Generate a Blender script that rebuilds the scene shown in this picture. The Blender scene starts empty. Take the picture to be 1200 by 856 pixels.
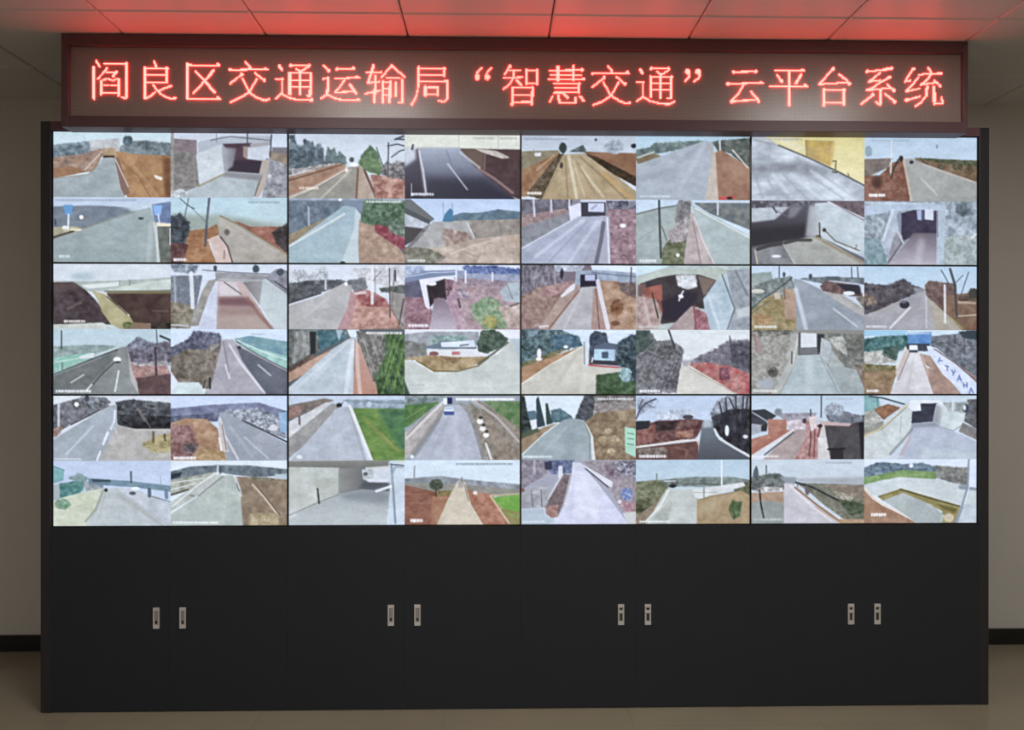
import bpy, bmesh, math, random
import numpy as np
from mathutils import Matrix, Vector

# ------------------------------------------------------------------ camera, light, exposure
sc = bpy.context.scene
COL = sc.collection
sc.view_settings.view_transform = 'Standard'
sc.view_settings.look = 'None'
sc.view_settings.gamma = 1.0
sc.view_settings.use_curve_mapping = False
sc.view_settings.exposure = 0.0
LAMP = 20.0            # radiance of the ceiling panel lights
LED = 15.0            # radiance of the red sign diodes
SCREEN = 1.0          # radiance scale of the monitors

FOC = 900.0           # focal length in pixels of the 1200 px wide frame
Z0 = 0.807            # height of the lower edge of the video wall
CAM = np.array([-0.10802, -3.39044, Z0 + 3*0.5765 - 1.01782])
YAW, PIT, ROL = -0.020528, -0.00101, 0.000551
def _rot():
    c, s = math.cos(YAW), math.sin(YAW); r1 = np.array([[c, s, 0], [-s, c, 0], [0, 0, 1]])
    c, s = math.cos(PIT), math.sin(PIT); r2 = np.array([[1, 0, 0], [0, c, s], [0, -s, c]])
    c, s = math.cos(ROL), math.sin(ROL); r3 = np.array([[c, 0, s], [0, 1, 0], [-s, 0, c]])
    return r3 @ r2 @ r1
ROT = _rot()
cam = bpy.data.cameras.new('camera'); cam.sensor_width = 36.0; cam.lens = FOC/1200*36
cam_o = bpy.data.objects.new('camera', cam); COL.objects.link(cam_o)
right, fwd, up = ROT[0], ROT[1], ROT[2]
m = Matrix.Identity(4)
for i in range(3):
    m[i][0] = right[i]; m[i][1] = up[i]; m[i][2] = -fwd[i]; m[i][3] = CAM[i]
cam_o.matrix_world = m
sc.camera = cam_o
def at(px, py, Y):
    """point of the upright plane y = Y seen at a spot of the photograph"""
    d = np.array([(px-600)/FOC, 1.0, -(py-428)/FOC]) @ ROT
    t = (Y-CAM[1])/d[1]
    return CAM + t*d

world = bpy.data.worlds.new('world'); sc.world = world; world.use_nodes = True
world.node_tree.nodes['Background'].inputs[0].default_value = (0.5, 0.5, 0.5, 1)
world.node_tree.nodes['Background'].inputs[1].default_value = 0.02

# ------------------------------------------------------------------ materials
def lin(h):
    v = [int(h[i:i+2], 16)/255 for i in (0, 2, 4)]
    return [x/12.92 if x <= .04045 else ((x+.055)/1.055)**2.4 for x in v]
def mat(name, col, rough=.5, metal=0.0, spec=.5, noise=None, bump=None):
    mt = bpy.data.materials.new(name); mt.use_nodes = True
    nt = mt.node_tree; b = nt.nodes['Principled BSDF']
    b.inputs['Roughness'].default_value = rough; b.inputs['Metallic'].default_value = metal
    b.inputs['Specular IOR Level'].default_value = spec
    c = (*col, 1)
    b.inputs['Base Color'].default_value = c
    tc = nt.nodes.new('ShaderNodeTexCoord')
    if noise:
        sc_, amt = noise
        n = nt.nodes.new('ShaderNodeTexNoise'); n.inputs['Scale'].default_value = sc_; n.inputs['Detail'].default_value = 6
        nt.links.new(tc.outputs['Object'], n.inputs['Vector'])
        mx = nt.nodes.new('ShaderNodeMix'); mx.data_type = 'RGBA'
        mx.inputs[6].default_value = (*[x*(1-amt) for x in col], 1); mx.inputs[7].default_value = (*[min(1, x*(1+amt)) for x in col], 1)
        nt.links.new(n.outputs['Fac'], mx.inputs[0]); nt.links.new(mx.outputs[2], b.inputs['Base Color'])
    if bump:
        sc_, st = bump
        n = nt.nodes.new('ShaderNodeTexNoise'); n.inputs['Scale'].default_value = sc_; n.inputs['Detail'].default_value = 4
        nt.links.new(tc.outputs['Object'], n.inputs['Vector'])
        bp = nt.nodes.new('ShaderNodeBump'); bp.inputs['Strength'].default_value = st; bp.inputs['Distance'].default_value = .01
        nt.links.new(n.outputs['Fac'], bp.inputs['Height']); nt.links.new(bp.outputs['Normal'], b.inputs['Normal'])
    return mt
def glow(name, col, strength):
    mt = mat(name, (.02, .02, .02), .5)
    b = mt.node_tree.nodes['Principled BSDF']
    b.inputs['Emission Color'].default_value = (*col, 1); b.inputs['Emission Strength'].default_value = strength
    return mt
M_WALL = mat('wall_paint', (.61, .575, .53), .75, noise=(3, .03), bump=(180, .08))
M_CEIL = mat('ceiling_tile', (.66, .64, .60), .42, spec=.5)
M_GAP = mat('ceiling_gap', (.05, .045, .04), .8)
M_BASE = mat('baseboard_black', (.008, .008, .008), .35)
M_CAB = mat('cabinet_black', (.022, .0255, .033), .42, spec=.35, noise=(8, .06))
M_HOUSE = mat('housing_black', (.028, .026, .030), .40, spec=.4)
M_BEZEL = mat('bezel_black', (.008, .008, .009), .4)
M_CASE = mat('monitor_case', (.02, .02, .02), .6)
M_RAIL = mat('rail_led_tint', (.14, .062, .072), .45, spec=.4)  # black rail tinted with the red glow of the sign
M_FRAME = mat('sign_frame', (.105, .056, .063), .45, spec=.3)  # some of the red diode glow is mixed into the frame colour
M_STEEL = mat('handle_steel', (.80, .77, .76), .30, metal=.35)
M_SLOT = mat('handle_slot', (.36, .33, .33), .4, metal=.3)
M_DARK = mat('keyhole_dark', (.01, .008, .008), .5)
M_LAMPF = mat('lamp_frame', (.8, .8, .8), .4)
M_LAMP = glow('lamp_diffuser', (.97, .99, .95), LAMP)
M_LED = glow('red_diode', (1.0, .050, .041), LED)

# floor: large glossy stone tiles
M_FLOOR = mat('floor_tile', (.34, .285, .20), .22, spec=.45)
nt = M_FLOOR.node_tree; b = nt.nodes['Principled BSDF']
tc = nt.nodes.new('ShaderNodeTexCoord'); br = nt.nodes.new('ShaderNodeTexBrick')
br.offset = 0.0; br.inputs['Scale'].default_value = 1.0; br.inputs['Mortar Size'].default_value = .0025
br.inputs['Brick Width'].default_value = .8; br.inputs['Row Height'].default_value = .8
br.inputs['Color1'].default_value = (.36, .30, .215, 1); br.inputs['Color2'].default_value = (.345, .288, .205, 1)
br.inputs['Mortar'].default_value = (.31, .26, .185, 1)
mp = nt.nodes.new('ShaderNodeMapping'); mp.inputs['Location'].default_value = (.33, .18, 0)
nt.links.new(tc.outputs['Object'], mp.inputs['Vector']); nt.links.new(mp.outputs['Vector'], br.inputs['Vector'])
ns = nt.nodes.new('ShaderNodeTexNoise'); ns.inputs['Scale'].default_value = 2.5; ns.inputs['Detail'].default_value = 8
nt.links.new(tc.outputs['Object'], ns.inputs['Vector'])
mx = nt.nodes.new('ShaderNodeMix'); mx.data_type = 'RGBA'; mx.blend_type = 'MULTIPLY'; mx.inputs[0].default_value = .25
nt.links.new(br.outputs['Color'], mx.inputs[6]); nt.links.new(ns.outputs['Fac'], mx.inputs[7])
nt.links.new(mx.outputs[2], b.inputs['Base Color'])

# face of the sign: dark brown diode modules, a fine dot raster and the module joints
M_FACE = mat('sign_modules', (.10, .085, .075), .30, spec=.5)
nt = M_FACE.node_tree; b = nt.nodes['Principled BSDF']
tc = nt.nodes.new('ShaderNodeTexCoord')
br = nt.nodes.new('ShaderNodeTexBrick'); br.offset = 0.0
br.inputs['Scale'].default_value = 1.0; br.inputs['Brick Width'].default_value = .00475; br.inputs['Row Height'].default_value = .00475
br.inputs['Mortar Size'].default_value = .0007
br.inputs['Color1'].default_value = (.31, .235, .21, 1); br.inputs['Color2'].default_value = (.28, .21, .185, 1)
br.inputs['Mortar'].default_value = (.17, .125, .115, 1)
mp = nt.nodes.new('ShaderNodeMapping'); mp.inputs['Rotation'].default_value = (math.radians(90), 0, 0)
nt.links.new(tc.outputs['Object'], mp.inputs['Vector']); nt.links.new(mp.outputs['Vector'], br.inputs['Vector'])
nt.links.new(br.outputs['Color'], b.inputs['Base Color'])
ns = nt.nodes.new('ShaderNodeTexNoise'); ns.inputs['Scale'].default_value = 160; ns.inputs['Detail'].default_value = 2
nt.links.new(tc.outputs['Object'], ns.inputs['Vector'])
bp = nt.nodes.new('ShaderNodeBump'); bp.inputs['Strength'].default_value = .25; bp.inputs['Distance'].default_value = .002
nt.links.new(ns.outputs['Fac'], bp.inputs['Height']); nt.links.new(bp.outputs['Normal'], b.inputs['Normal'])

# monitor picture: the picture stored per vertex is the light the screen gives off
M_PIC = bpy.data.materials.new('monitor_picture'); M_PIC.use_nodes = True
nt = M_PIC.node_tree; b = nt.nodes['Principled BSDF']
b.inputs['Base Color'].default_value = (.012, .012, .014, 1); b.inputs['Roughness'].default_value = .45
b.inputs['Specular IOR Level'].default_value = .2
an = nt.nodes.new('ShaderNodeAttribute'); an.attribute_name = 'picture'
nt.links.new(an.outputs['Color'], b.inputs['Emission Color']); b.inputs['Emission Strength'].default_value = SCREEN
try: M_PIC.cycles.emission_sampling = 'NONE'
except Exception: pass

# ------------------------------------------------------------------ mesh helpers
class MB:
    def __init__(s): s.v = []; s.f = []; s.mi = []
    def box(s, a, b, mi=0, skip=()):
        x0, y0, z0 = a; x1, y1, z1 = b; n = len(s.v)
        s.v += [(x0, y0, z0), (x1, y0, z0), (x1, y1, z0), (x0, y1, z0), (x0, y0, z1), (x1, y0, z1), (x1, y1, z1), (x0, y1, z1)]
        fs = [(0, 3, 2, 1), (4, 5, 6, 7), (0, 1, 5, 4), (2, 3, 7, 6), (1, 2, 6, 5), (3, 0, 4, 7)]
        for k, f in enumerate(fs):
            if k not in skip: s.f.append(tuple(n+i for i in f)); s.mi.append(mi)
    def build(s, name, mats, parent=None, bevel=0.0, seg=2):
        me = bpy.data.meshes.new(name); me.from_pydata(s.v, [], s.f)
        for mt in (mats if isinstance(mats, (list, tuple)) else [mats]): me.materials.append(mt)
        me.polygons.foreach_set('material_index', s.mi); me.update()
        if bevel:
            bm = bmesh.new(); bm.from_mesh(me)
            bmesh.ops.bevel(bm, geom=list(bm.edges), offset=bevel, segments=seg, profile=.5, affect='EDGES', clamp_overlap=True)
            bm.to_mesh(me); bm.free()
        o = bpy.data.objects.new(name, me); COL.objects.link(o)
        if parent: o.parent = parent
        return o
def tag(o, label, cat, group=None):
    o['label'] = label; o['category'] = cat
    if group: o['group'] = group
    return o
def empty(name, loc=(0, 0, 0)):
    o = bpy.data.objects.new(name, None); o.location = loc; o.empty_display_size = .1; COL.objects.link(o); return o
def struct(o): o['kind'] = 'structure'; return o

# ------------------------------------------------------------------ the room
X0, X1, YB, YF, H = -3.50, 3.74, .725, -6.96, 2.922
GX, GY, P = .117, -.31, .604      # ceiling grid
w = MB(); w.box((X0-.1, YF-.1, -.1), (X1+.1, YB+.1, 0)); struct(w.build('floor', M_FLOOR))
w = MB(); w.box((X0-.1, YB, 0), (X1+.1, YB+.1, H+.06)); struct(w.build('wall_back', M_WALL))
w = MB(); w.box((X0-.1, YF-.1, 0), (X1+.1, YF, H+.06)); struct(w.build('wall_front', M_WALL))
w = MB(); w.box((X0-.1, YF, 0), (X0, YB, H+.06)); struct(w.build('wall_left', M_WALL))
w = MB(); w.box((X1, YF, 0), (X1+.1, YB, H+.06)); struct(w.build('wall_right', M_WALL))
w = MB(); w.box((X0, YB-.014, 0), (X1, YB, .086)); struct(w.build('baseboard_back', M_BASE, bevel=.003))
w = MB(); w.box((X0, YF, 0), (X0+.014, YB-.014, .086)); struct(w.build('baseboard_left', M_BASE, bevel=.003))
w = MB(); w.box((X1-.014, YF, 0), (X1, YB-.014, .086)); struct(w.build('baseboard_right', M_BASE, bevel=.003))
LAMPS = [(-.789, -1.216), (1.627, -1.216), (-.789, -3.632), (1.627, -3.632), (-.789, -6.048), (1.627, -6.048)]
c = MB(); c.box((X0-.1, YF-.1, H+.03), (X1+.1, YB+.1, H+.08), 1)
def tile(x0, y0, x1, y1):
    g, ch = .0026, .006
    x0 += g; y0 += g; x1 -= g; y1 -= g
    n = len(c.v)
    for z, q in ((H, ch), (H+ch, 0), (H+.03, 0)):
        c.v.extend([(x0+q, y0+q, z), (x1-q, y0+q, z), (x1-q, y1-q, z), (x0+q, y1-q, z)])
    c.f.append((n+3, n+2, n+1, n)); c.mi.append(0)
    for r in (0, 4):
        for k in range(4):
            a, b_ = n+r+k, n+r+(k+1) % 4
            c.f.append((a, b_, b_+4, a+4)); c.mi.append(0)
i0, i1 = math.floor((X0-GX)/P), math.ceil((X1-GX)/P)
j0, j1 = math.floor((YF-GY)/P), math.ceil((YB-GY)/P)
for i in range(i0, i1):
    for j in range(j0, j1):
        x0, x1 = max(X0, GX+i*P), min(X1, GX+(i+1)*P); y0, y1 = max(YF, GY+j*P), min(YB, GY+(j+1)*P)
        if x1-x0 < .03 or y1-y0 < .03: continue
        if any(abs((x0+x1)/2-lx) < .1 and abs((y0+y1)/2-ly) < .1 for lx, ly in LAMPS): continue
        tile(x0, y0, x1, y1)
struct(c.build('ceiling', [M_CEIL, M_GAP]))
for k, (lx, ly) in enumerate(LAMPS):
    e = empty('ceiling_light', (lx, ly, H))
    side = 'left' if lx < 0 else 'right'
    row = ['nearest the video wall', 'in the middle of the room', 'farthest from the video wall'][k//2]
    tag(e, f'square flush ceiling panel light on the {side} side, {row}', 'ceiling light', 'ceiling panel lights')
    f = MB(); s, t = .298, .018
    f.box((-s, -s, 0), (s, -s+t, .028)); f.box((-s, s-t, 0), (s, s, .028)); f.box((-s, -s+t, 0), (-s+t, s-t, .028)); f.box((s-t, -s+t, 0), (s, s-t, .028))
    f.build('frame', M_LAMPF, e)
    f = MB(); f.box((-s+t, -s+t, .006), (s-t, s-t, .02)); f.build('diffuser', M_LAMP, e)

# ------------------------------------------------------------------ video wall housing and base cabinets
W, HH = 1.022, .5765
FRONT = -.012
hs = empty('video_wall_housing', (0, 0, 0))
tag(hs, 'black surround of the video wall with full-height sides and a top rail', 'cabinet')
ZT = Z0+3*HH
b_ = MB(); b_.box((-2.088, FRONT, 0), (-2.0445, .60, ZT+.038)); b_.build('side_panel', M_HOUSE, hs, .0015)
b_ = MB(); b_.box((2.0445, FRONT, 0), (2.088, .60, ZT+.038)); b_.build('side_panel', M_HOUSE, hs, .0015)
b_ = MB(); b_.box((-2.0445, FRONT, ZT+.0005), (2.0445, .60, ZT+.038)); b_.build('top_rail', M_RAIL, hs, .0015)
b_ = MB(); b_.box((-2.0445, .585, Z0), (2.0445, .60, ZT)); b_.build('back_panel', M_HOUSE, hs)

def handle(door, hx, hz, style):
    h = MB(); y = FRONT
    w2, h2, t = .0135, .0455, .006
    # plate with rim, two bright caps, a recessed grip and a keyhole
    h.box((hx-w2, y-t, hz-h2), (hx-w2+.0045, y, hz+h2), 0); h.box((hx+w2-.0045, y-t, hz-h2), (hx+w2, y, hz+h2), 0)
    h.box((hx-w2+.0045, y-t, hz+h2-.013), (hx+w2-.0045, y, hz+h2), 0); h.box((hx-w2+.0045, y-t, hz-h2), (hx+w2-.0045, y, hz-h2+.016), 0)
    h.box((hx-w2+.0045, y-.002, hz-h2+.016), (hx+w2-.0045, y, hz+h2-.013), 1)
    if style:
        h.box((hx-w2+.0045, y-.0055, hz+.008), (hx+w2-.0045, y-.002, hz+.018), 0)
        h.box((hx-.006, y-.0035, hz+.020), (hx+.006, y-.002, hz+.031), 2)
        h.box((hx-.0055, y-.0035, hz-.026), (hx+.0055, y-.002, hz+.005), 2)
    else:
        h.box((hx-.005, y-.0035, hz-.026), (hx+.005, y-.002, hz-.010), 2)
        h.box((hx-.0025, y-.0032, hz-.010), (hx+.0025, y-.002, hz+.026), 1)
    o = h.build('handle', [M_STEEL, M_SLOT, M_DARK], door, .0009, 1)
    o['label'] = 'small steel pull plate with keyhole'
PLACE = ['leftmost', 'second from the left', 'third from the left', 'rightmost']
HZ = [.411, .417, .414, .410]
HX = [(-1.588, -1.474), (-.569, -.453), (.443, .562), (1.467, 1.585)]
for k in range(4):
    cx = (k-1.5)*W
    e = empty('base_cabinet', (cx, 0, 0))
    tag(e, f'black double-door base cabinet below the monitors, {PLACE[k]} of four', 'cabinet', 'base cabinets under the video wall')
    a, d = -W/2+.0002, W/2-.0002
    q = MB(); yf = FRONT+.0205
    q.box((a, yf, 0), (a+.016, .58, Z0-.001)); q.box((d-.016, yf, 0), (d, .58, Z0-.001))
    q.box((a+.016, yf, Z0-.017), (d-.016, .58, Z0-.001)); q.box((a+.016, yf, 0), (d-.016, .58, .05)); q.box((a+.016, .57, .05), (d-.016, .58, Z0-.017))
    q.build('body', M_CAB, e)
    for s in (0, 1):
        q = MB()
        x0, x1 = ((a, -.0002) if s == 0 else (.0002, d))
        q.box((x0, FRONT, .004), (x1, FRONT+.019, Z0-.0015))
        dr = q.build('door', M_CAB, e, .0003, 1)
        handle(dr, HX[k][s]-cx, HZ[k], k >= 2)

# ------------------------------------------------------------------ the diode sign
sg = empty('led_sign', (0, 0, ZT+.0385))
tag(sg, 'long LED sign with lit red Chinese characters on top of the video wall', 'sign')
SZ = ZT+.0385
SY, SF = -.080, -.098            # module face, frame front
xo0, xo1, xi0, xi1 = at(71.5, 95, SF)[0], at(1134.6, 100, SF)[0], at(80, 95, SF)[0], at(1128.7, 100, SF)[0]
zi1, zi0, zb0, zt = at(600, 57.5, SF)[2]-SZ, at(600, 139, SF)[2]-SZ, at(600, 152, SF)[2]-SZ, H-.0015-SZ
q = MB(); q.box((xi0-.006, SY, zi0-.006), (xi1+.006, -.014, zi1+.006)); q.build('module_panel', M_FACE, sg)
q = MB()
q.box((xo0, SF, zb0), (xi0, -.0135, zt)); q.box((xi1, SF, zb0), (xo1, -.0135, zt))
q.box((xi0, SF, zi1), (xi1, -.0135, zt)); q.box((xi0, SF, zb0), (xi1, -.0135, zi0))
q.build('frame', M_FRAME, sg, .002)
q = MB(); q.box((xo0+.01, -.0135, 0), (xo1-.01, .09, zt-.01)); q.build('rear_casing', M_CASE, sg)
# strokes of the characters: t thin, m medium, k thick, b and B dots; coordinates on a 7.317 times enlarged view
GLYPHS = [
 (100, 60, "k 75,140 75,405;m 95,85 125,130;t 165,110 345,110;k 355,105 355,395;m 310,395 345,408;m 190,145 150,195 105,240;k 270,175 240,215;t 185,185 260,185;t 150,245 200,240 240,255 280,235;k 140,258 135,370;k 292,245 287,380;m 165,295 200,295;t 220,297 285,297;t 140,357 285,357"),
 (100, 60, "m 590,90 610,135;t 510,147 710,147;k 515,140 515,405;k 700,145 700,270;t 525,207 695,207;t 525,270 700,270;m 580,285 620,345 680,390 740,410 775,402;m 735,300 680,320 622,345;m 515,410 560,385 600,355"),
 (100, 60, "t 870,120 1155,123;b 1140,117;k 880,110 880,410;t 870,412 1155,412;b 1140,402;m 945,175 1030,255;k 1030,260 1105,352;k 1100,168 1060,215;m 1060,215 1000,285 925,360"),
 (260, 60, "m 205,95 245,140;b 242,150;t 65,162 400,158;b 72,160;b 375,153;m 175,200 70,280;b 172,200;m 285,190 370,255;b 365,250;m 180,235 235,355 300,400 370,425 408,412;m 300,240 235,355 150,405 70,440"),
 (260, 60, "k 495,130 518,163;t 465,238 525,238;m 520,235 515,360 468,405;m 515,365 570,400 650,418 780,422;b 770,415;t 585,125 755,125;b 592,125;b 748,125;m 748,130 680,175;m 640,155 680,180;t 575,190 770,190;k 583,190 583,370;k 763,190 758,380;k 672,175 668,370;t 585,255 765,255;t 585,310 765,310;m 735,385 758,385"),
 (260, 60, "m 875,125 915,165;b 917,170;t 865,240 920,237;k 914,230 905,370;m 905,372 852,405;m 905,370 960,402 1040,422 1185,420;b 1170,415;t 980,155 1140,150;b 987,155;b 1130,148;t 975,235 1180,230;b 1155,223;m 1060,240 1010,310 970,355;m 970,358 1140,345;k 1100,290 1150,365"),
 (420, 60, "k 130,125 110,190 85,270;t 65,185 200,180;t 80,275 180,262;k 145,215 140,440;m 65,365 185,340;m 285,125 200,225;b 288,128;m 290,130 400,225;t 240,230 350,230;k 212,265 208,440;t 215,265 270,265;k 272,260 270,440;t 215,320 270,320;t 215,375 270,375;k 325,270 322,380;k 375,250 373,440;m 345,440 373,445"),
 (420, 60, "k 517,140 517,290;m 517,290 500,380 458,460;t 520,150 745,150;k 737,148 732,215;t 520,207 735,207;t 530,258 770,258;k 767,260 762,405;m 760,415 735,440 690,425;k 575,305 575,385;t 575,312 690,312;k 680,312 678,378;t 575,375 685,373"),
 (420, 60, "m 1055,145 1025,175 1008,215;B 1020,226;m 1140,145 1110,175 1092,215;B 1105,226"),
 (580, 64, "m 130,95 85,170;b 128,102;t 120,135 220,135;t 70,200 240,196;k 165,140 160,200;m 160,200 130,250 72,300;k 185,225 225,266;k 268,130 268,255;t 265,135 370,135;k 360,130 358,255;t 265,248 365,248;k 150,285 147,430;t 150,287 330,287;k 322,285 318,430;t 150,347 320,347;t 150,408 320,408"),
 (580, 64, "t 465,138 755,135;t 475,177 745,175;t 460,215 765,212;b 745,132;b 758,210;k 540,105 540,222;k 675,98 675,222;t 500,252 720,250;t 510,290 720,288;t 500,328 725,326;k 722,248 718,325;m 495,358 472,403;k 545,355 550,400;t 550,412 695,412;m 690,412 690,372;k 588,335 622,370;k 728,362 763,398"),
 (580, 64, "m 965,95 1000,138;b 1000,150;t 830,165 1150,160;b 838,165;b 1135,153;m 940,197 835,280;b 935,199;m 1040,190 1120,258;b 1115,254;m 930,240 995,355 1060,395 1120,422 1162,412;m 1060,240 995,355 920,405 838,435"),
 (740, 64, "k 75,130 95,163;t 40,238 105,238;m 100,240 95,360 47,405;m 98,362 160,400 240,420 320,428 372,405;t 160,122 325,122;b 168,122;b 317,122;m 322,130 255,175;m 220,150 250,175;t 160,190 350,190;k 162,190 165,365;k 342,190 337,370;k 250,175 245,370;t 165,245 340,245;t 165,300 340,300;m 312,375 337,375"),
 (740, 64, "B 482,148;m 500,165 490,200 457,235;B 568,148;m 590,160 575,205 532,232"),
 (740, 64, "t 865,150 1075,148;b 875,150;b 1065,147;t 815,252 1130,246;b 825,252;b 1105,242;m 960,260 920,330 865,390;m 850,405 1060,388;b 855,405;m 1020,315 1060,360 1090,400;k 1070,375 1092,405"),
 (896, 70, "t 85,95 340,94;b 325,90;m 105,130 145,188;b 145,185;k 312,132 268,203;t 45,228 365,228;b 347,220;k 210,100 210,388"),
 (896, 70, "m 590,75 540,130 472,208;b 586,80;b 473,210;t 470,213 725,195;m 640,130 700,175 730,218;b 725,208;k 508,258 508,392;t 510,263 690,263;k 680,258 680,388;t 510,373 680,373"),
 (896, 70, "k 1088,74 1015,90;t 1010,92 870,103;b 877,103;m 990,110 930,165 888,190;t 890,190 990,178;m 1075,150 1000,190 920,245 872,262;b 1070,152;t 875,265 1080,243;m 1050,215 1110,268;b 1107,265;k 992,265 990,380;t 955,365 985,388;m 935,300 822,385;b 925,302;m 1030,295 1125,368;b 1115,363"),
 (990, 70, "m 590,75 550,130 517,185;b 588,80;t 515,190 562,180;m 630,150 580,215 527,270;t 525,275 640,248;m 522,350 640,317;b 525,348;m 715,72 737,112;t 635,129 832,117;b 818,120;m 740,125 700,180 652,215;t 650,218 790,195;m 765,182 818,228;b 815,226;k 705,238 695,310;m 695,310 650,370 602,400;k 765,235 765,360;m 765,380 840,375;m 838,372 825,325"),
]
RAD = dict(t=4.3, m=6.4, k=9.8, b=12.5, B=22.0)
PITCH, DOT, OUT = .0046, .00185, .0045
ox_, oz_ = at(80, 136, SY)[0], at(600, 139, SY)[2]
for px0, py0, txt in GLYPHS:
    pts, lit = [], set()
    for st in txt.split(';'):
        kind, rest = st[0], st[2:].split()
        pl = [at(px0+float(a.split(',')[0])/7.317, py0+float(a.split(',')[1])/7.317, SY) for a in rest]
        pl = [(p[0], p[2]) for p in pl]
        r = RAD[kind]/7.317*3.27/FOC
        if len(pl) == 1: pl = pl*2
        for (xa, za), (xb, zb) in zip(pl, pl[1:]):
            for i in range(int((min(xa, xb)-r-ox_)/PITCH)-1, int((max(xa, xb)+r-ox_)/PITCH)+2):
                for j in range(int((min(za, zb)-r-oz_)/PITCH)-1, int((max(za, zb)+r-oz_)/PITCH)+2):
                    x, z = ox_+i*PITCH, oz_+j*PITCH
                    dx, dz = xb-xa, zb-za; L2 = dx*dx+dz*dz
                    u = 0 if L2 == 0 else max(0, min(1, ((x-xa)*dx+(z-za)*dz)/L2))
                    if (x-xa-u*dx)**2+(z-za-u*dz)**2 < max(r, PITCH*.56)**2: lit.add((i, j))
    q = MB()
    for i, j in sorted(lit):
        x, z = ox_+i*PITCH, oz_+j*PITCH-SZ
        q.box((x-DOT, SY-OUT, z-DOT), (x+DOT, SY+.0005, z+DOT), skip=(3,))
    q.build('lit_character', M_LED, sg)

# ------------------------------------------------------------------ what the monitors show: a small painter of camera pictures
RS = .5                          # canvas pixels per authoring unit; one monitor is about 1150 x 640 units
RNG = np.random.RandomState(7)
def hexc(h):
    v = np.array([int(h[i:i+2], 16) for i in (0, 2, 4)], float)/255
    r, g, b = v; s_ = r-b
    if r > g > b and s_ > .10 and (r-g)/s_ > .3 and s_ < .42:      # soil on these cameras is dull
        m_ = .45*r+.45*g+.10*b; v = m_+(v-m_)*((.10+(s_-.10)*.64)/s_)
    g_ = v.mean(); v = g_+(v-g_)*.90
    return v
def poly(t): return np.array([[float(v) for v in p.split(',')] for p in t.split()])
def vnoise(h, w, sx, sy):
    out = np.zeros((h, w)); amp = 1.0; tot = 0
    for _ in range(3):
        gw, gh = int(w/max(sx, 1))+3, int(h/max(sy, 1))+3
        g = RNG.rand(gh, gw)
        x = np.arange(w)/max(sx, 1); y = np.arange(h)/max(sy, 1)
        xi = x.astype(int); yi = y.astype(int); fx = x-xi; fy = (y-yi)[:, None]
        a = g[yi][:, xi]*(1-fx)+g[yi][:, xi+1]*fx; b = g[yi+1][:, xi]*(1-fx)+g[yi+1][:, xi+1]*fx
        out += amp*(a*(1-fy)+b*fy); tot += amp; amp *= .65; sx = max(sx/2, 1); sy = max(sy/2, 1)
    return out/tot
def blur(a, r):
    if r < 1: return a
    k = np.exp(-.5*(np.arange(-2*r, 2*r+1)/r)**2); k /= k.sum()
    for ax in (0, 1):
        p = np.pad(a, [(2*r, 2*r) if i == ax else (0, 0) for i in range(a.ndim)], mode='edge')
        a = sum(k[i]*np.take(p, range(i, i+a.shape[ax]), axis=ax) for i in range(4*r+1))
    return a
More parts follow.
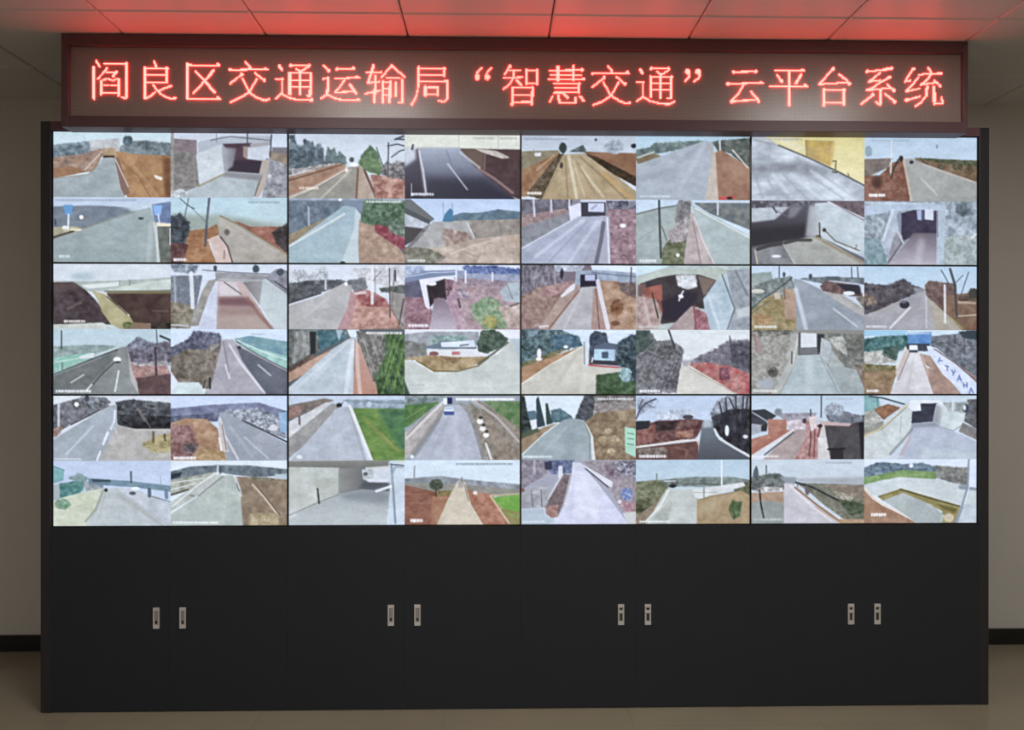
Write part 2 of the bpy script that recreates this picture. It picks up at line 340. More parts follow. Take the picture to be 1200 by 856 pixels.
class Feed:
    def __init__(s, ox, oy, bg):
        s.ox, s.oy = ox-12, oy-12; s.w, s.h = 312, 186
        s.c = np.zeros((s.h, s.w, 3)); s.F(bg, f'{ox-20},{oy} {ox+640},{oy} {ox+640},{oy+340} {ox-20},{oy+340}')
        s.F(bg.split('>')[0], f'{ox-20},{oy-20} {ox+640},{oy-20} {ox+640},{oy+1} {ox-20},{oy+1}')
    def put(s, mask, x0, y0, c, c2, sc_, k=1.0, rough=0):
        h, w = mask.shape
        if '>' in c:
            a, b = [hexc(v) for v in c.split('>')]; t = np.linspace(0, 1, h)[:, None, None]; col = a*(1-t)+b*t+np.zeros((h, w, 3))
        elif '|' in c:
            a, b = [hexc(v) for v in c.split('|')]; t = np.linspace(0, 1, w)[None, :, None]; col = a*(1-t)+b*t+np.zeros((h, w, 3))
        else: col = np.zeros((h, w, 3))+hexc(c)
        sx, sy = sc_ if isinstance(sc_, tuple) else (sc_, sc_)
        if c2:
            n = vnoise(h, w, sx*RS*1.6, sy*RS*1.6); n = np.clip((n-.27)/.46, 0, 1)[:, :, None]
            col = col*(1-n)+hexc(c2)*n
        col = col+(vnoise(h, w, 2, 2)-.5)[:, :, None]*.035
        if rough: col = col+((vnoise(h, w, 9, 7)-.5)*(.26 if rough >= 3 else .16 if rough >= 2 else .05)+(vnoise(h, w, 24, 16)-.5)*(.16 if rough >= 2 else .08))[:, :, None]
        mk = (mask*k)[:, :, None]
        s.c[y0:y0+h, x0:x0+w] = s.c[y0:y0+h, x0:x0+w]*(1-mk)+col*mk
    def grid(s, lo, hi):
        x0 = max(0, int((lo[0]-s.ox)*RS)-4); y0 = max(0, int((lo[1]-s.oy)*RS)-4)
        x1 = min(s.w, int((hi[0]-s.ox)*RS)+5); y1 = min(s.h, int((hi[1]-s.oy)*RS)+5)
        if x1-x0 < 1 or y1-y0 < 1: return None
        X, Y = np.meshgrid((np.arange(x0, x1)+.5)/RS+s.ox, (np.arange(y0, y1)+.5)/RS+s.oy)
        return x0, y0, X, Y
    def jit(s, X, Y, rag):
        if rag:
            h, w = X.shape
            X = X+(vnoise(h, w, 5, 5)-.5)*rag*4; Y = Y+(vnoise(h, w, 5, 5)-.5)*rag*4
        return X, Y
    def F(s, c, pts, c2=None, sc_=16, rag=0, e=0, k=1.0):
        p = poly(pts) if isinstance(pts, str) else pts
        if c2 and not rag: rag = 1
        g = s.grid(p.min(0)-rag*2-e*2, p.max(0)+rag*2+e*2)
        if not g: return
        x0, y0, X, Y = g
        m = np.zeros(X.shape)
        for dx, dy in ((-.5, -.5), (.5, -.5), (-.5, .5), (.5, .5)):
            JX, JY = s.jit(X+dx, Y+dy, rag) if rag else (X+dx, Y+dy)
            ins = np.zeros(X.shape, bool)
            for (xa, ya), (xb, yb) in zip(p, np.roll(p, -1, 0)):
                if ya == yb: continue
                ins ^= ((ya > JY) != (yb > JY)) & (JX < (xb-xa)*(JY-ya)/(yb-ya)+xa)
            m += ins/4
        s.put(blur(m, max(1, int(e*RS))) if e else np.clip(blur(m, 1)*1.75, 0, 1), x0, y0, c, c2, sc_, k, rag if c2 else 0)
    def L(s, c, pts, w, k=1.0, e=0):
        k *= .86; w *= .9
        p = poly(pts); g = s.grid(p.min(0)-w-e*2, p.max(0)+w+e*2)
        if not g: return
        x0, y0, X, Y = g; d = np.full(X.shape, 1e9)
        for (xa, ya), (xb, yb) in zip(p, p[1:]):
            dx, dy = xb-xa, yb-ya
            u = np.clip(((X-xa)*dx+(Y-ya)*dy)/max(dx*dx+dy*dy, 1e-6), 0, 1)
            d = np.minimum(d, np.hypot(X-xa-u*dx, Y-ya-u*dy))
        m = np.clip((w/2-d)/2+.5, 0, 1)
        s.put(blur(m, max(1, int(e*RS))) if e else m, x0, y0, c, None, 9, k)
    def O(s, c, x, y, rx, ry, c2=None, sc_=10, rag=0, e=0, k=1.0):
        t = np.linspace(0, 2*math.pi, 20)[:-1]
        s.F(c, np.stack([x+rx*np.cos(t), y+ry*np.sin(t)], 1), c2, sc_, rag, e, k)
    def T(s, x, y, x2, c='f4f4f4', h=12):
        """a line of overlaid white text, far too small to read in the photograph"""
        while x < x2:
            w = RNG.randint(6, 12)
            s.F(c, f'{x},{y-h/2} {min(x+w,x2)},{y-h/2} {min(x+w,x2)},{y+h/2-RNG.randint(0,4)} {x},{y+h/2}', k=.8)
            x += w+RNG.randint(2, 6)

def top_1(S):
    f = S(0, 'c2d4d6>d8e0de')
    f.F('5c6a70', '12,85 60,75 130,70 210,65 240,95 200,120 150,140 12,150', '8a989c', 10, 7)
    f.F('c9c8c4', '190,60 340,50 350,110 200,110', 'a8aaa8', 20)
    f.F('626e70', '350,90 420,62 500,65 603,75 603,145 420,135 340,125', '8b9294', 10, 7)
    f.O('55656a', 386, 62, 24, 26, '6b7a7e', 8, 5)
    f.F('8e7668', '12,145 150,130 250,100 268,118 215,212 160,215 12,245', 'b08a70', 24, 3)
    f.F('a97a52', '12,200 100,190 180,215 12,248', '97684a', 20)
    f.F('a57040', '325,112 420,130 603,138 603,345 385,345 340,200', 'bd8a56', 26)
    f.F('8a5a36', '560,150 603,140 603,342 575,342', '70482e', 20, e=8)
    f.L('8a5c38', '360,170 440,240 500,340', 10, .6, 3); f.L('d0a878', '400,170 470,250 540,340', 10, .5, 4)
    f.L('c8bcae', '170,205 256,115', 9); f.L('a08878', '150,205 240,120', 6)
    f.F('8b6a5c', '316,135 340,150 396,322 360,338'); f.L('d0c0b4', '322,150 388,290', 7)
    f.F('a5855f', '260,98 326,98 326,150 262,150', 'c0a078'); f.F('4a3c34', '262,136 318,136 318,150 264,150')
    f.F('aab2b2', '262,147 316,146 345,290 372,345 12,345 12,248 185,228 222,200', '98a19f', 40)
    f.L('8c8478', '12,250 110,238 190,228 220,200', 6, .7)
    f.L('9aa4a6', '168,40 172,110', 4, .7); f.F('e8ddd0', '520,232 560,245 556,258 525,248')
    f = S(1, 'c8ccd4')
    f.F('7e6f72', '600,52 735,60 735,128 600,116', '95888a', 12)
    f.F('75726e', '600,115 730,125 745,285 640,330 600,345', '98938c', 9)
    f.F('a8a49c', '590,20 618,20 618,345 590,345', '8c8880', 10)
    f.L('d0d4d8', '738,25 738,118', 12)
    f.F('b0b6bb', '740,70 860,40 1100,42 1100,78 870,85 740,128'); f.L('5c5c64', '800,60 900,42 1100,62', 5); f.L('5a5a60', '985,25 985,75', 8); f.L('7a7c84', '830,30 830,70', 5)
    f.F('ccd1d1', '730,128 860,80 885,215 745,278', 'bcc2c2', 30)
    f.F('aaaeb2|66606a', '855,88 935,92 915,190 870,218', e=3)
    f.F('5a4650', '860,78 1000,74 1062,100 1062,232 880,220 920,160', '4c3c46', 30, e=2)
    f.F('3e3640', '905,160 1062,165 1062,228 890,215', e=5)
    f.F('b4b8bc|6e6870', '858,96 930,100 912,190 872,212', e=4)
    f.F('ccd0d4', '985,96 1095,80 1090,165 985,152', 'bcc2c8', 20); f.F('a08e88', '965,92 985,92 985,155 965,140')
    f.F('a4a0a0', '1000,78 1100,70 1100,84 1000,96')
    f.F('a0917c', '1095,115 1185,100 1185,190 1095,182', '88786a', 12); f.F('7d777c', '1110,95 1185,95 1185,130 1110,120'); f.F('c8d0d8', '1110,30 1185,30 1185,95 1110,95')
    f.F('7c7c82', '1080,150 1185,185 1185,345 1060,345', 'acacac', 9, 2)
    f.F('b4a89c', '1060,160 1095,160 1070,290 1040,342 1018,338'); f.L('5c5048', '1058,230 1020,335', 8)
    f.O('c8c8c4', 1095, 238, 10, 10)
    f.L('4a4a50', '1105,35 1098,140', 9)
    f.F('b6bfbf', '880,215 1060,228 1035,275 1015,345 630,345 745,292', 'a3adad', 40)
    f.L('9a8f6f', '740,288 880,222', 10); f.F('8c8a8c', '880,216 1058,230 1045,262 860,240', e=5)
    f.F('d8dcdc', '600,320 655,300 690,325 640,345 600,345', 'a0a4a4', 8, 5)
    f = S(2, 'bcc8d6>c8d4d8'); f.T(20, 358, 430, '98a2ae', 8)
    f.F('6f7884', '12,390 200,385 400,395 432,405 300,450 160,505 12,500', '848c92', 20)
    f.F('c0ccd4', '330,372 510,375 510,420 420,420', e=8)
    f.F('7a8aa8', '508,380 604,365 604,475 525,480', '6a7a98', 20)
    f.F('b8b090', '12,495 110,490 170,505 12,560', '98927c', 16); f.L('4a4640', '12,545 110,514', 12); f.L('e8e0c8', '100,505 150,508', 10)
    f.F('a2aeac>98a4a0', '425,412 500,395 522,470 532,672 12,672 12,555 160,508 300,455', '96a29e', 60)
    f.L('8a8c80', '160,500 420,415', 8); f.L('b8c0bc', '505,470 490,668', 28, .6, 4)
    f.F('62665e', '535,482 604,482 604,672 548,672', '7c8078', 14); f.L('c8c8bc', '520,470 545,668', 13); f.L('d8d8d0', '600,500 600,580', 8)
    f.F('e6dcc0', '530,470 604,476 604,487 535,487')
    f.F('6a9cc8', '65,382 107,382 103,430 70,430'); f.L('e0e4e4', '88,430 85,505', 10); f.O('eef2f4', 152, 443, 9, 9)
    f.F('8fb4e0', '515,385 560,385 550,432 522,432'); f.L('d8dce4', '540,430 545,470', 8)
    f.O('3c4444', 453, 449, 15, 6, e=1); f.T(40, 640, 95, 'd0d8d8')
    f.O('e0e0dc', 70, 495, 14, 8); f.L('3c3c3c', '20,455 22,480', 8)
    f = S(3, 'b4ccd2>c6d4d0'); f.T(990, 368, 1150, '94a4a4', 8)
    f.F('9aa49a', '600,430 840,432 1185,480 1185,510 600,520', e=12)
    f.F('a0673f', '690,512 790,500 832,478 850,540 790,570 830,672 650,672 600,620', 'b97f50', 22, 2)
    f.F('3c4248', '600,440 650,425 700,470 690,520 670,585 620,610 600,605', '5c6468', 9, 10)
    f.F('5c4244', '600,570 690,580 660,672 600,672', '74504c', 16, 4)
    f.F('9a5c48', '920,460 1000,490 1185,490 1185,640 1100,590', 'b47460', 16, 2)
    f.F('4a4244', '1110,520 1185,470 1185,620 1130,570', '3c3638', 10, 8)
    f.L('545660', '795,345 782,480 774,585', 14); f.L('90949c', '800,350 786,480', 4)
    f.L('6a7474', '690,380 780,468', 4); f.L('5c6466', '692,345 670,452', 6); f.L('5c6466', '650,350 690,385 720,400', 6)
    f.F('ccb0a4', '785,556 845,530 872,560 916,672 830,672 810,580', 'd8c0b4', 20)
    f.F('a09a90', '843,432 880,445 1185,628 1185,672 910,672 880,580 845,540', 'b2aa9e', 50)
    f.L('8c7c5a', '850,436 960,490 1180,625', 8); f.L('bcb4ac', '930,490 1130,620', 10, .6, 3)
    f.L('4c4844', '850,540 885,585 910,668', 8); f.O('6a6460', 882, 518, 12, 16, rag=5); f.L('6a645c', '870,610 868,650', 8, .8)
    f.T(618, 655, 682)

def top_2(S):
    f = S(0, 'c2cad0>d2d6d8')
    f.F('46525a', '24,45 50,40 62,90 85,100 105,60 125,85 140,70 150,120 170,80 190,110 195,185 24,235', '76848a', 9, 9)
    f.F('566668', '200,180 215,100 230,120 245,105 260,150 270,120 300,150 308,185 200,200', '73827f', 9, 6)
    f.F('d4d0cc', '24,210 100,205 200,185 285,183 285,195 120,215 24,240', '7c7874', 10, 4)
    f.F('9a7258', '24,250 270,182 310,195 150,280 24,356', 'b48c6c', 16); f.L('6e4a3a', '24,268 285,188', 9)
    f.F('8f8b80', '310,205 372,192 400,250 450,362 24,362 24,340', '9c988c', 40)
    f.L('b0785c', '24,335 120,295 300,212', 18); f.L('ccc0ac', '30,352 150,300 305,212', 12); f.L('bcb4a4', '180,358 330,212', 11); f.L('74706a', '100,340 310,215', 5, .7)
    f.F('a8927e', '370,195 398,215 445,362 362,362', 'b8a490', 16)
    f.L('7a4c38', '364,208 356,356', 12); f.L('5e3c34', '396,215 455,352', 14)
    f.F('95584a', '425,238 600,250 600,362 455,362', 'cc9c88', 12, 5)
    f.F('4a4c54', '470,225 490,195 510,170 530,190 560,170 600,180 600,260 500,245', 'a49c98', 8, 8)
    f.F('48644a', '368,180 385,140 425,88 460,130 482,200 470,238 400,215', '6d8458', 10, 6)
    for q, w in (('515,80 512,230', 9), ('510,95 560,85 596,95', 8), ('530,150 570,120 596,112', 8), ('548,62 590,45', 12), ('560,60 596,62', 9), ('455,100 490,200', 6)): f.L('4c5058', q, w)
    f.O('e4e8ea', 345, 188, 20, 9); f.O('4c5658', 333, 163, 11, 12); f.O('e0d8cc', 308, 215, 8, 10)
    f.T(75, 306, 170, 'e8d4c4')
    f = S(1, 'd8d8c8>d2d4c6'); f.T(935, 55, 1035, 'b0b0a4', 8); f.T(1070, 55, 1150, 'b0b0a4', 8)
    f.L('b8baae', '862,36 862,105', 5); f.L('b8baae', '1060,36 1060,105', 5)
    f.F('b4b4b0', '596,100 870,98 870,112 596,112', e=3)
    f.F('5a5868>2c2834', '590,130 660,110 700,362 590,362'); f.F('c4c8cc', '590,105 650,105 650,160 590,200', e=8)
    f.F('a8b0bc>343242', '656,106 872,104 980,210 1150,362 700,362', e=2)
    f.F('2e2c3a', '690,250 1000,250 1140,362 700,362', e=18, k=.7)
    f.F('4c3c3e', '870,106 1172,110 1172,362 1120,340 960,212', '5a4446', 24, e=2)
    f.F('6c5a50', '870,108 985,112 985,205 950,205', e=4)
    f.F('c8bfb4', '940,106 1050,118 1115,150 1080,155 985,125', 'a89c90', 10, 2)
    f.L('a88a84', '960,205 1040,255 1130,325', 14, .8, 3); f.L('c8c4c4', '870,125 965,200', 12, .8, 3); f.L('8c6860', '992,130 990,210', 8)
    f.L('d8d4d4', '665,120 685,210 700,325', 12, .9, 1); f.L('dcdce4', '808,182 905,310', 8, .8, 1); f.L('70727e', '800,112 830,190', 8, .5, 3)
    f.L('3c3a44', '636,90 632,110', 12); f.L('5c4c48', '658,110 690,350', 7); f.L('b8b4b0', '630,280 628,345', 4)
    f.T(628, 334, 740)
    f = S(2, '5c6672')
    f.F('566270', '20,355 600,355 600,500 20,580', '7a8890', 14)
    f.F('a8b2be', '20,350 600,352 600,366 20,364', '8894a0', 20); f.O('eef2f4', 276, 362, 8, 6)
    f.F('7d8b9c', '290,365 400,368 400,440 350,400 300,390', e=4)
    f.L('a8b0b4', '120,400 122,488', 11)
    f.F('8a7a60', '20,535 290,415 302,430 20,590', 'a09070', 16)
    f.F('a6b8c2>a2b4b4', '298,390 350,400 378,435 368,560 372,676 20,676 20,590', '9cb0b6', 60)
    f.L('d0d8d4', '296,432 170,505 20,590', 13); f.F('c4cecc', '352,402 378,435 366,560 374,676 280,676 345,500', e=3, k=.8)
    f.F('9c7e68', '372,460 450,470 480,520 570,600 600,640 600,676 372,676 366,560', 'b8967e', 18, 2)
    f.F('3c5440', '395,362 600,368 600,540 540,500 450,490 378,468', '71876f', 10, 4)
    f.F('7c3444', '445,482 520,495 600,540 600,612 500,550 455,520', 'a06068', 10, 5)
    f.F('4c5c50', '500,470 600,470 600,545 530,520', '8c9c8c', 8, 4)
    f.T(405, 372, 580, 'dce0dc', 9); f.O('303030', 289, 668, 12, 6)
    f = S(3, 'b8c8de>c8d6e2')
    f.F('5c7080', '830,440 880,425 960,425 1060,408 1172,420 1172,468 830,468', '6c8088', 14, 2)
    f.F('868078', '900,462 1172,455 1172,535 1080,545 940,555', 'a59b90', 14)
    f.F('b4b4b0', '620,585 735,470 905,462 940,552 800,645 590,650', 'a09e9a', 18)
    f.F('8a7468', '775,500 900,520 935,560 800,592', 'bca8a0', 12, 8)
    f.F('6d7070', '590,358 625,360 742,455 722,468 590,400'); f.F('54585a', '590,396 722,462 716,482 590,428'); f.F('c8ccd2', '590,426 712,480 722,500 590,490', 'a8acb0', 12)
    f.F('4e4a4c', '590,490 700,502 640,560 590,590', e=3); f.F('8c8c8c', '700,490 725,480 640,580 600,600', '6c6c6c', 9)
    f.F('4a7a98', '782,466 795,430 820,403 834,415 832,466'); f.L('6c8898', '830,380 832,420', 4); f.L('7c98a8', '785,375 787,440', 4)
    f.F('a89888', '590,605 800,592 940,552 1172,530 1172,676 590,676', 'c8b4a4', 22, 2)
    f.F('6c6a58', '590,590 720,600 800,640 740,676 590,676', '98948a', 12, 7)
    f.L('d0bab0', '820,625 950,580 1085,545', 12, .8, 3); f.L('e0dcd8', '905,475 940,545', 6); f.F('b09884', '1080,540 1172,530 1172,600 1090,590', 'c4b0a0', 14); f.L('8c7c70', '880,610 960,640 940,676', 8, .6, 3)
    f.T(610, 658, 700, 'd8d8d0')

def top_3(S):
    f = S(0, 'b8c0c8>d0d6d8'); f.T(45, 60, 255, '98a0a8', 8)
    f.F('7c7464', '28,122 210,116 222,140 100,190 28,222', '948a70', 18)
    f.F('b28a62', '28,215 130,170 210,130 225,150 150,260 60,345 28,345', '92603c', 24)
    f.F('8a5a3c', '330,122 596,130 596,260', '9c6e4c', 22); f.L('c8a87c', '190,140 105,215', 10, .8, 3)
    f.F('4c4234', '215,132 238,140 190,230 130,360 55,338 120,250', '746450', 10, 4)
    f.F('c0ac88>b89c70', '235,138 338,133 480,230 596,325 596,362 130,362', 'a89066', 40)
    f.L('9c8458', '240,145 215,200 140,350', 8, .6, 2)
    for q, c, w in (('262,145 300,350', 'e0d8bc', 18), ('245,150 258,350', '8c7450', 9), ('320,200 430,345', 'd4caac', 14), ('300,170 390,330', '98805c', 10), ('320,150 430,250 540,355', '8c7044', 10), ('285,170 340,345', 'ccc0a0', 9), ('430,230 570,355', 'c89c5c', 14)): f.L(c, q, w, .75, 3)
    f.F('54402c', '345,133 400,148 596,250 596,295 480,232', '30281e', 14, 2)
    f.O('3c4644', 233, 103, 17, 26, rag=4); f.L('3c3c38', '235,120 235,136', 7); f.F('4c5858', '265,122 345,122 332,88 300,105', '65706e', 8, 4)
    f.O('949ca4', 485, 98, 45, 32, 'b0b8be', 6, 9); f.O('30343c', 580, 92, 12, 10, rag=3); f.O('40444c', 394, 62, 5, 6)
    f.O('4c443c', 226, 190, 7, 15); f.F('d8d8d4', '95,130 126,128 124,144 98,144'); f.L('8c8478', '90,110 92,150', 4)
    f.T(60, 330, 130, 'f0e8dc', 13)
    f = S(1, 'b0c8d2>c0d0d6')
    f.F('62706e', '590,115 660,100 690,75 720,80 800,72 940,66 900,85 720,125 590,145', '84938e', 9, 6)
    f.F('8a7a5c', '590,152 680,130 722,145 600,185', '78684c', 14); f.L('c8ccc4', '600,150 680,122', 8)
    f.F('b4b8be>a6aeb4', '930,68 972,70 985,150 965,362 586,362 586,190 730,140', 'a4aab0', 60)
    f.L('8e969c', '900,95 780,200 620,260', 26, .5, 8); f.L('c8ccd0', '930,90 800,320', 20, .5, 8)
    f.F('6c726c', '972,70 1172,50 1172,215 1060,125 1000,115', '4c544c', 9, 5)
    f.F('96644c', '985,130 1010,108 1172,205 1172,362 1000,362', 'aa7c5c', 22)
    f.F('c4b8a8', '958,80 987,130 1002,362 938,362 972,150', 'b4a698', 20)
    f.L('d8dcdc', '1010,65 1012,110', 9); f.L('c8c4b8', '1075,112 1150,198', 10)
    f.L('d04450', '1010,352 1080,345', 14); f.O('201c20', 1060, 350, 14, 6); f.T(610, 343, 760, 'ccd0d0', 8)
    f = S(2, '8c8890')
    f.F('5c5a62', '28,358 280,358 270,420 28,450', '84808a', 12)
    f.F('8c7474', '28,440 240,405 265,420 200,470 80,510 28,520', 'a89490', 9)
    f.F('7e8084', '28,500 260,425 305,446 28,600', '98989e', 14)
    for q in ('90,362 95,442', '175,362 178,420', '265,362 265,400'): f.L('d0d0da', q, 11)
    f.L('b0a8ac', '170,400 172,500', 6, .6)
    f.F('c4c8d4', '320,358 596,358 596,372 320,374'); f.F('42404c', '318,374 440,374 440,442 322,442')
    f.F('d6d6e2', '262,396 320,376 322,440 270,462'); f.F('c4c8d8', '358,378 434,378 434,420 358,418'); f.L('7c7c90', '375,405 400,385', 10, .6)
    f.F('82686e', '455,390 596,385 596,682 465,682', 'aa9094', 8, 3); f.F('484854', '445,366 596,366 596,405 455,405', '8c8c98', 10, 3); f.O('e8e8ec', 527, 487, 14, 9)
    f.F('b0b4c2', '300,446 438,440 425,480 345,682 26,682 26,605', 'a0a4b2', 60)
    f.L('ccd0dc', '335,460 100,640', 16, .8, 4); f.L('8a8e9e', '350,470 160,672', 9, .6, 3); f.L('d0d4de', '400,470 260,672', 16, .6, 4); f.L('8c90a0', '420,480 340,672', 8, .6, 2); f.L('dce0e8', '300,448 28,602', 7, .8)
    f.F('a8a8b4', '434,440 460,440 466,682 340,682'); f.L('5c5c68', '432,475 420,560 395,676', 22, .9, 2); f.L('dadae2', '450,450 460,670', 10)
    f = S(3, 'c0d0dc>ccd8dc')
    f.F('a8b2ae', '588,430 705,400 860,376 862,450 760,540 715,682 588,682', '98a29e', 24); f.L('6c7470', '590,432 705,402 858,378', 9)
    f.L('8c9694', '600,560 690,500', 6, .6); f.F('6e6a6a', '800,365 865,362 860,460 790,470', '949090', 8, 10)
    f.F('7c8064', '725,600 850,440 872,460 845,580 830,682 720,682', '5c6048', 9, 5); f.F('94888a', '750,520 840,445 866,455 835,560 770,570', 'b8b0ac', 8, 6)
    f.F('a89c98', '866,420 888,430 1000,682 830,682 845,560', 'beb2ac', 18)
    f.F('b2bcba>aab6b2', '866,378 892,395 1172,545 1172,682 985,682 900,480', 'a4b0ac', 50)
    f.L('8c807c', '875,470 895,560 915,680', 9, .8); f.L('dcd4d0', '880,440 930,570 985,680', 8, .8)
    f.F('62686e', '880,375 1172,375 1172,510 960,425', '868a80', 16); f.L('d0d4cc', '888,400 960,440 1165,548', 9); f.L('dce0e2', '1000,375 1000,432', 9)
    f.L('3c4044', '706,360 710,500 716,645', 13); f.L('54504c', '720,490 745,560', 5); f.O('f0f0ec', 800, 632, 8, 8); f.T(610, 660, 690, 'e0e0dc')
    f.L('6c7478', '820,365 825,470', 9)

def top_4(S):
    f = S(0, 'c6ccd2')
    f.F('ccd2d6', '38,44 610,44 610,366 38,366', '9ca2a8', (60, 30))
    f.F('d4c88c>e4d8a8', '110,44 610,44 610,280 480,215 330,150 200,95'); f.F('e0dcc0', '110,44 240,44 330,120 250,105', e=8, k=.6)
    f.F('b08c48', '312,60 455,65 445,115 436,190 316,140', 'c4a860', 30, e=2); f.L('8c7040', '313,62 317,138', 6); f.F('c8b070', '440,70 458,68 446,180 436,190', e=4)
    f.F('7c8086', '38,185 300,165 420,205 420,232 200,218 38,228', '90949a', 20, e=12)
    f.L('5c5c5a', '180,88 330,150 470,215 610,288', 10); f.L('8c8c84', '60,60 190,92', 8, .6, 3)
    for q in ('200,230 330,362', '110,230 180,356', '60,230 100,350', '300,215 500,350', '380,225 560,350'): f.L('9096a0', q, 12, .55, 5)
    for q in ('240,230 400,360', '150,235 240,340', '340,215 560,356'): f.L('d8dee2', q, 16, .7, 6)
    f.L('6c6a50', '448,165 463,163 460,215', 9); f.L('5c5a48', '445,218 468,222', 9); f.L('7c7858', '522,225 528,240', 8)
    f.T(75, 332, 240, '9ca0a4', 9); f.T(120, 58, 300, 'acaca0', 7)
    f = S(1, 'b4c6d2>c6d2d8'); f.T(640, 62, 830, '9cacb8', 7)
    f.F('6e6660', '600,155 745,150 720,195 600,250', '877c72', 18); f.O('8ca0a8', 625, 115, 16, 26, rag=6)
    f.F('80503c', '600,240 680,235 750,170 802,160 832,366 600,366', '94604a', 22, 4)
    f.F('8c6a4c', '850,150 1172,160 1172,270 920,182', '6c5a44', 12, 3); f.F('50543f', '850,146 1172,162 1172,185 1000,172', '686a54', 10, 3)
    for x in (985, 1060, 1085, 1130): f.O('4c4c3c', x, 190, 12, 18, '6c6450', 6, 4)
    f.F('9a9a94', '798,155 840,150 920,182 1172,272 1172,366 845,366', 'a6a69e', 50)
    f.L('c4ae9a', '801,160 842,362', 13); f.L('b8b0a4', '900,180 1165,268', 10); f.L('d0d0cc', '890,250 970,330', 10, .7, 3)
    f.L('e0dcd4', '740,60 738,245', 6); f.L('3c3430', '775,155 748,205 738,248', 11); f.O('342c28', 788, 150, 9, 13, rag=4); f.L('c8c0b4', '735,170 735,220', 10, .8)
    f.O('30343c', 840, 168, 9, 8); f.O('8c949c', 968, 90, 4, 10); f.O('54382e', 668, 270, 26, 30, e=8); f.T(628, 333, 710, 'ffffff', 14)
    f = S(2, '6c6a72')
    f.F('c4c8cc', '38,395 240,382 232,445 60,475 38,480', 'aab0b4', 24, e=3)
    f.F('44424a', '38,366 372,364 340,384 60,398 38,396', '8c8c94', 8)
    f.F('5a5860>2e2c34', '38,470 160,455 240,385 355,384 350,500 300,545 38,590', e=5)
    f.F('7c7a80', '235,388 300,388 260,440 225,450', e=6); f.F('2e2c34', '38,500 320,480 330,540 38,575', e=14)
    f.L('3c3c40', '150,392 168,420', 9); f.L('6c6c70', '155,405 225,440', 5)
    f.F('c6cecf', '360,375 430,370 610,465 610,645 540,612 400,545 345,525 352,450', 'b4bec0', 30)
    f.F('8c8a8c|c0c8c8', '330,384 380,384 380,540 310,540', e=6)
    f.F('5c4e54', '440,364 610,364 610,450', '7c6c70', 10); f.L('d8d4d6', '425,366 520,410 610,452', 9); f.L('8c8488', '440,366 610,462', 6)
    f.L('6c6458', '405,505 460,560 580,608', 7); f.L('6c6458', '560,600 565,580', 6); f.L('4c4a40', '381,472 383,545', 9); f.O('34302c', 405, 506, 8, 8); f.O('5c4c38', 376, 540, 14, 8)
    f.F('aaaaa2', '200,565 345,540 400,548 600,665 610,682 250,682', '9a9a92', 40); f.F('8c8c8c', '60,600 200,570 262,682 70,682', '747476', 24)
    f.L('988868', '372,545 480,605 600,668', 13); f.L('c0b8a4', '340,545 570,676', 6, .6, 2)
    f.L('3a3a38', '75,602 130,585 198,574', 18); f.L('3a3a38', '212,570 270,556 338,556', 17); f.O('e4e8f0', 168, 636, 24, 7, e=2); f.L('c8b8a0', '62,610 76,680', 7); f.L('dcdcd8', '200,575 262,680', 5, .7)
    f = S(3, '90989e')
    f.F('7e888e', '600,364 1172,364 1172,684 600,684', 'b8c2c8', 11)
    f.F('6c8488', '600,540 690,560 720,680 600,684', '98aaae', 10)
    f.F('b6c4d0', '600,385 770,370 985,378 992,425 850,402 750,412 600,435', 'a4b0bc', 20); f.L('e0e8f0', '620,372 960,372', 6, .7, 2)
    f.F('bcc4cc', '770,405 785,540 715,625 685,560 740,420', 'a4acb4', 18); f.L('ccd4dc', '748,405 700,555', 14); f.L('7c8890', '730,410 690,540', 5)
    f.F('3c3648', '772,425 850,405 972,408 972,535 880,522 800,560 780,500', '4c4658', 20, e=2); f.F('8890a0', '765,430 790,415 790,520 778,510', e=3)
    f.F('a4b0cc', '868,408 892,405 890,455 872,452'); f.F('ccd0d8', '905,404 950,402 950,455 905,450'); f.F('58566a', '892,405 906,405 906,452 892,452')
    f.F('6a6068>bab4ba', '850,520 968,520 980,684 715,684 820,560', e=3); f.L('ccc8cc', '890,560 870,680', 40, .5, 10)
    f.F('8a868c', '765,505 802,570 722,672 735,600', 'a4a0a6', 10); f.L('5c585e', '790,570 725,668', 8); f.L('c8c8cc', '765,510 800,570', 6)
    f.F('b8c4ce', '968,380 1012,380 1000,684 968,684', 'a8b4bc', 20); f.L('6c6a78', '970,410 972,540', 5)
    f.O('5c666c', 1100, 400, 36, 36, '7c888c', 7, 10); f.F('8c9490', '1010,540 1172,530 1172,684 1005,684', 'b4beba', 10); f.L('dce0e4', '1140,545 1172,520', 8)

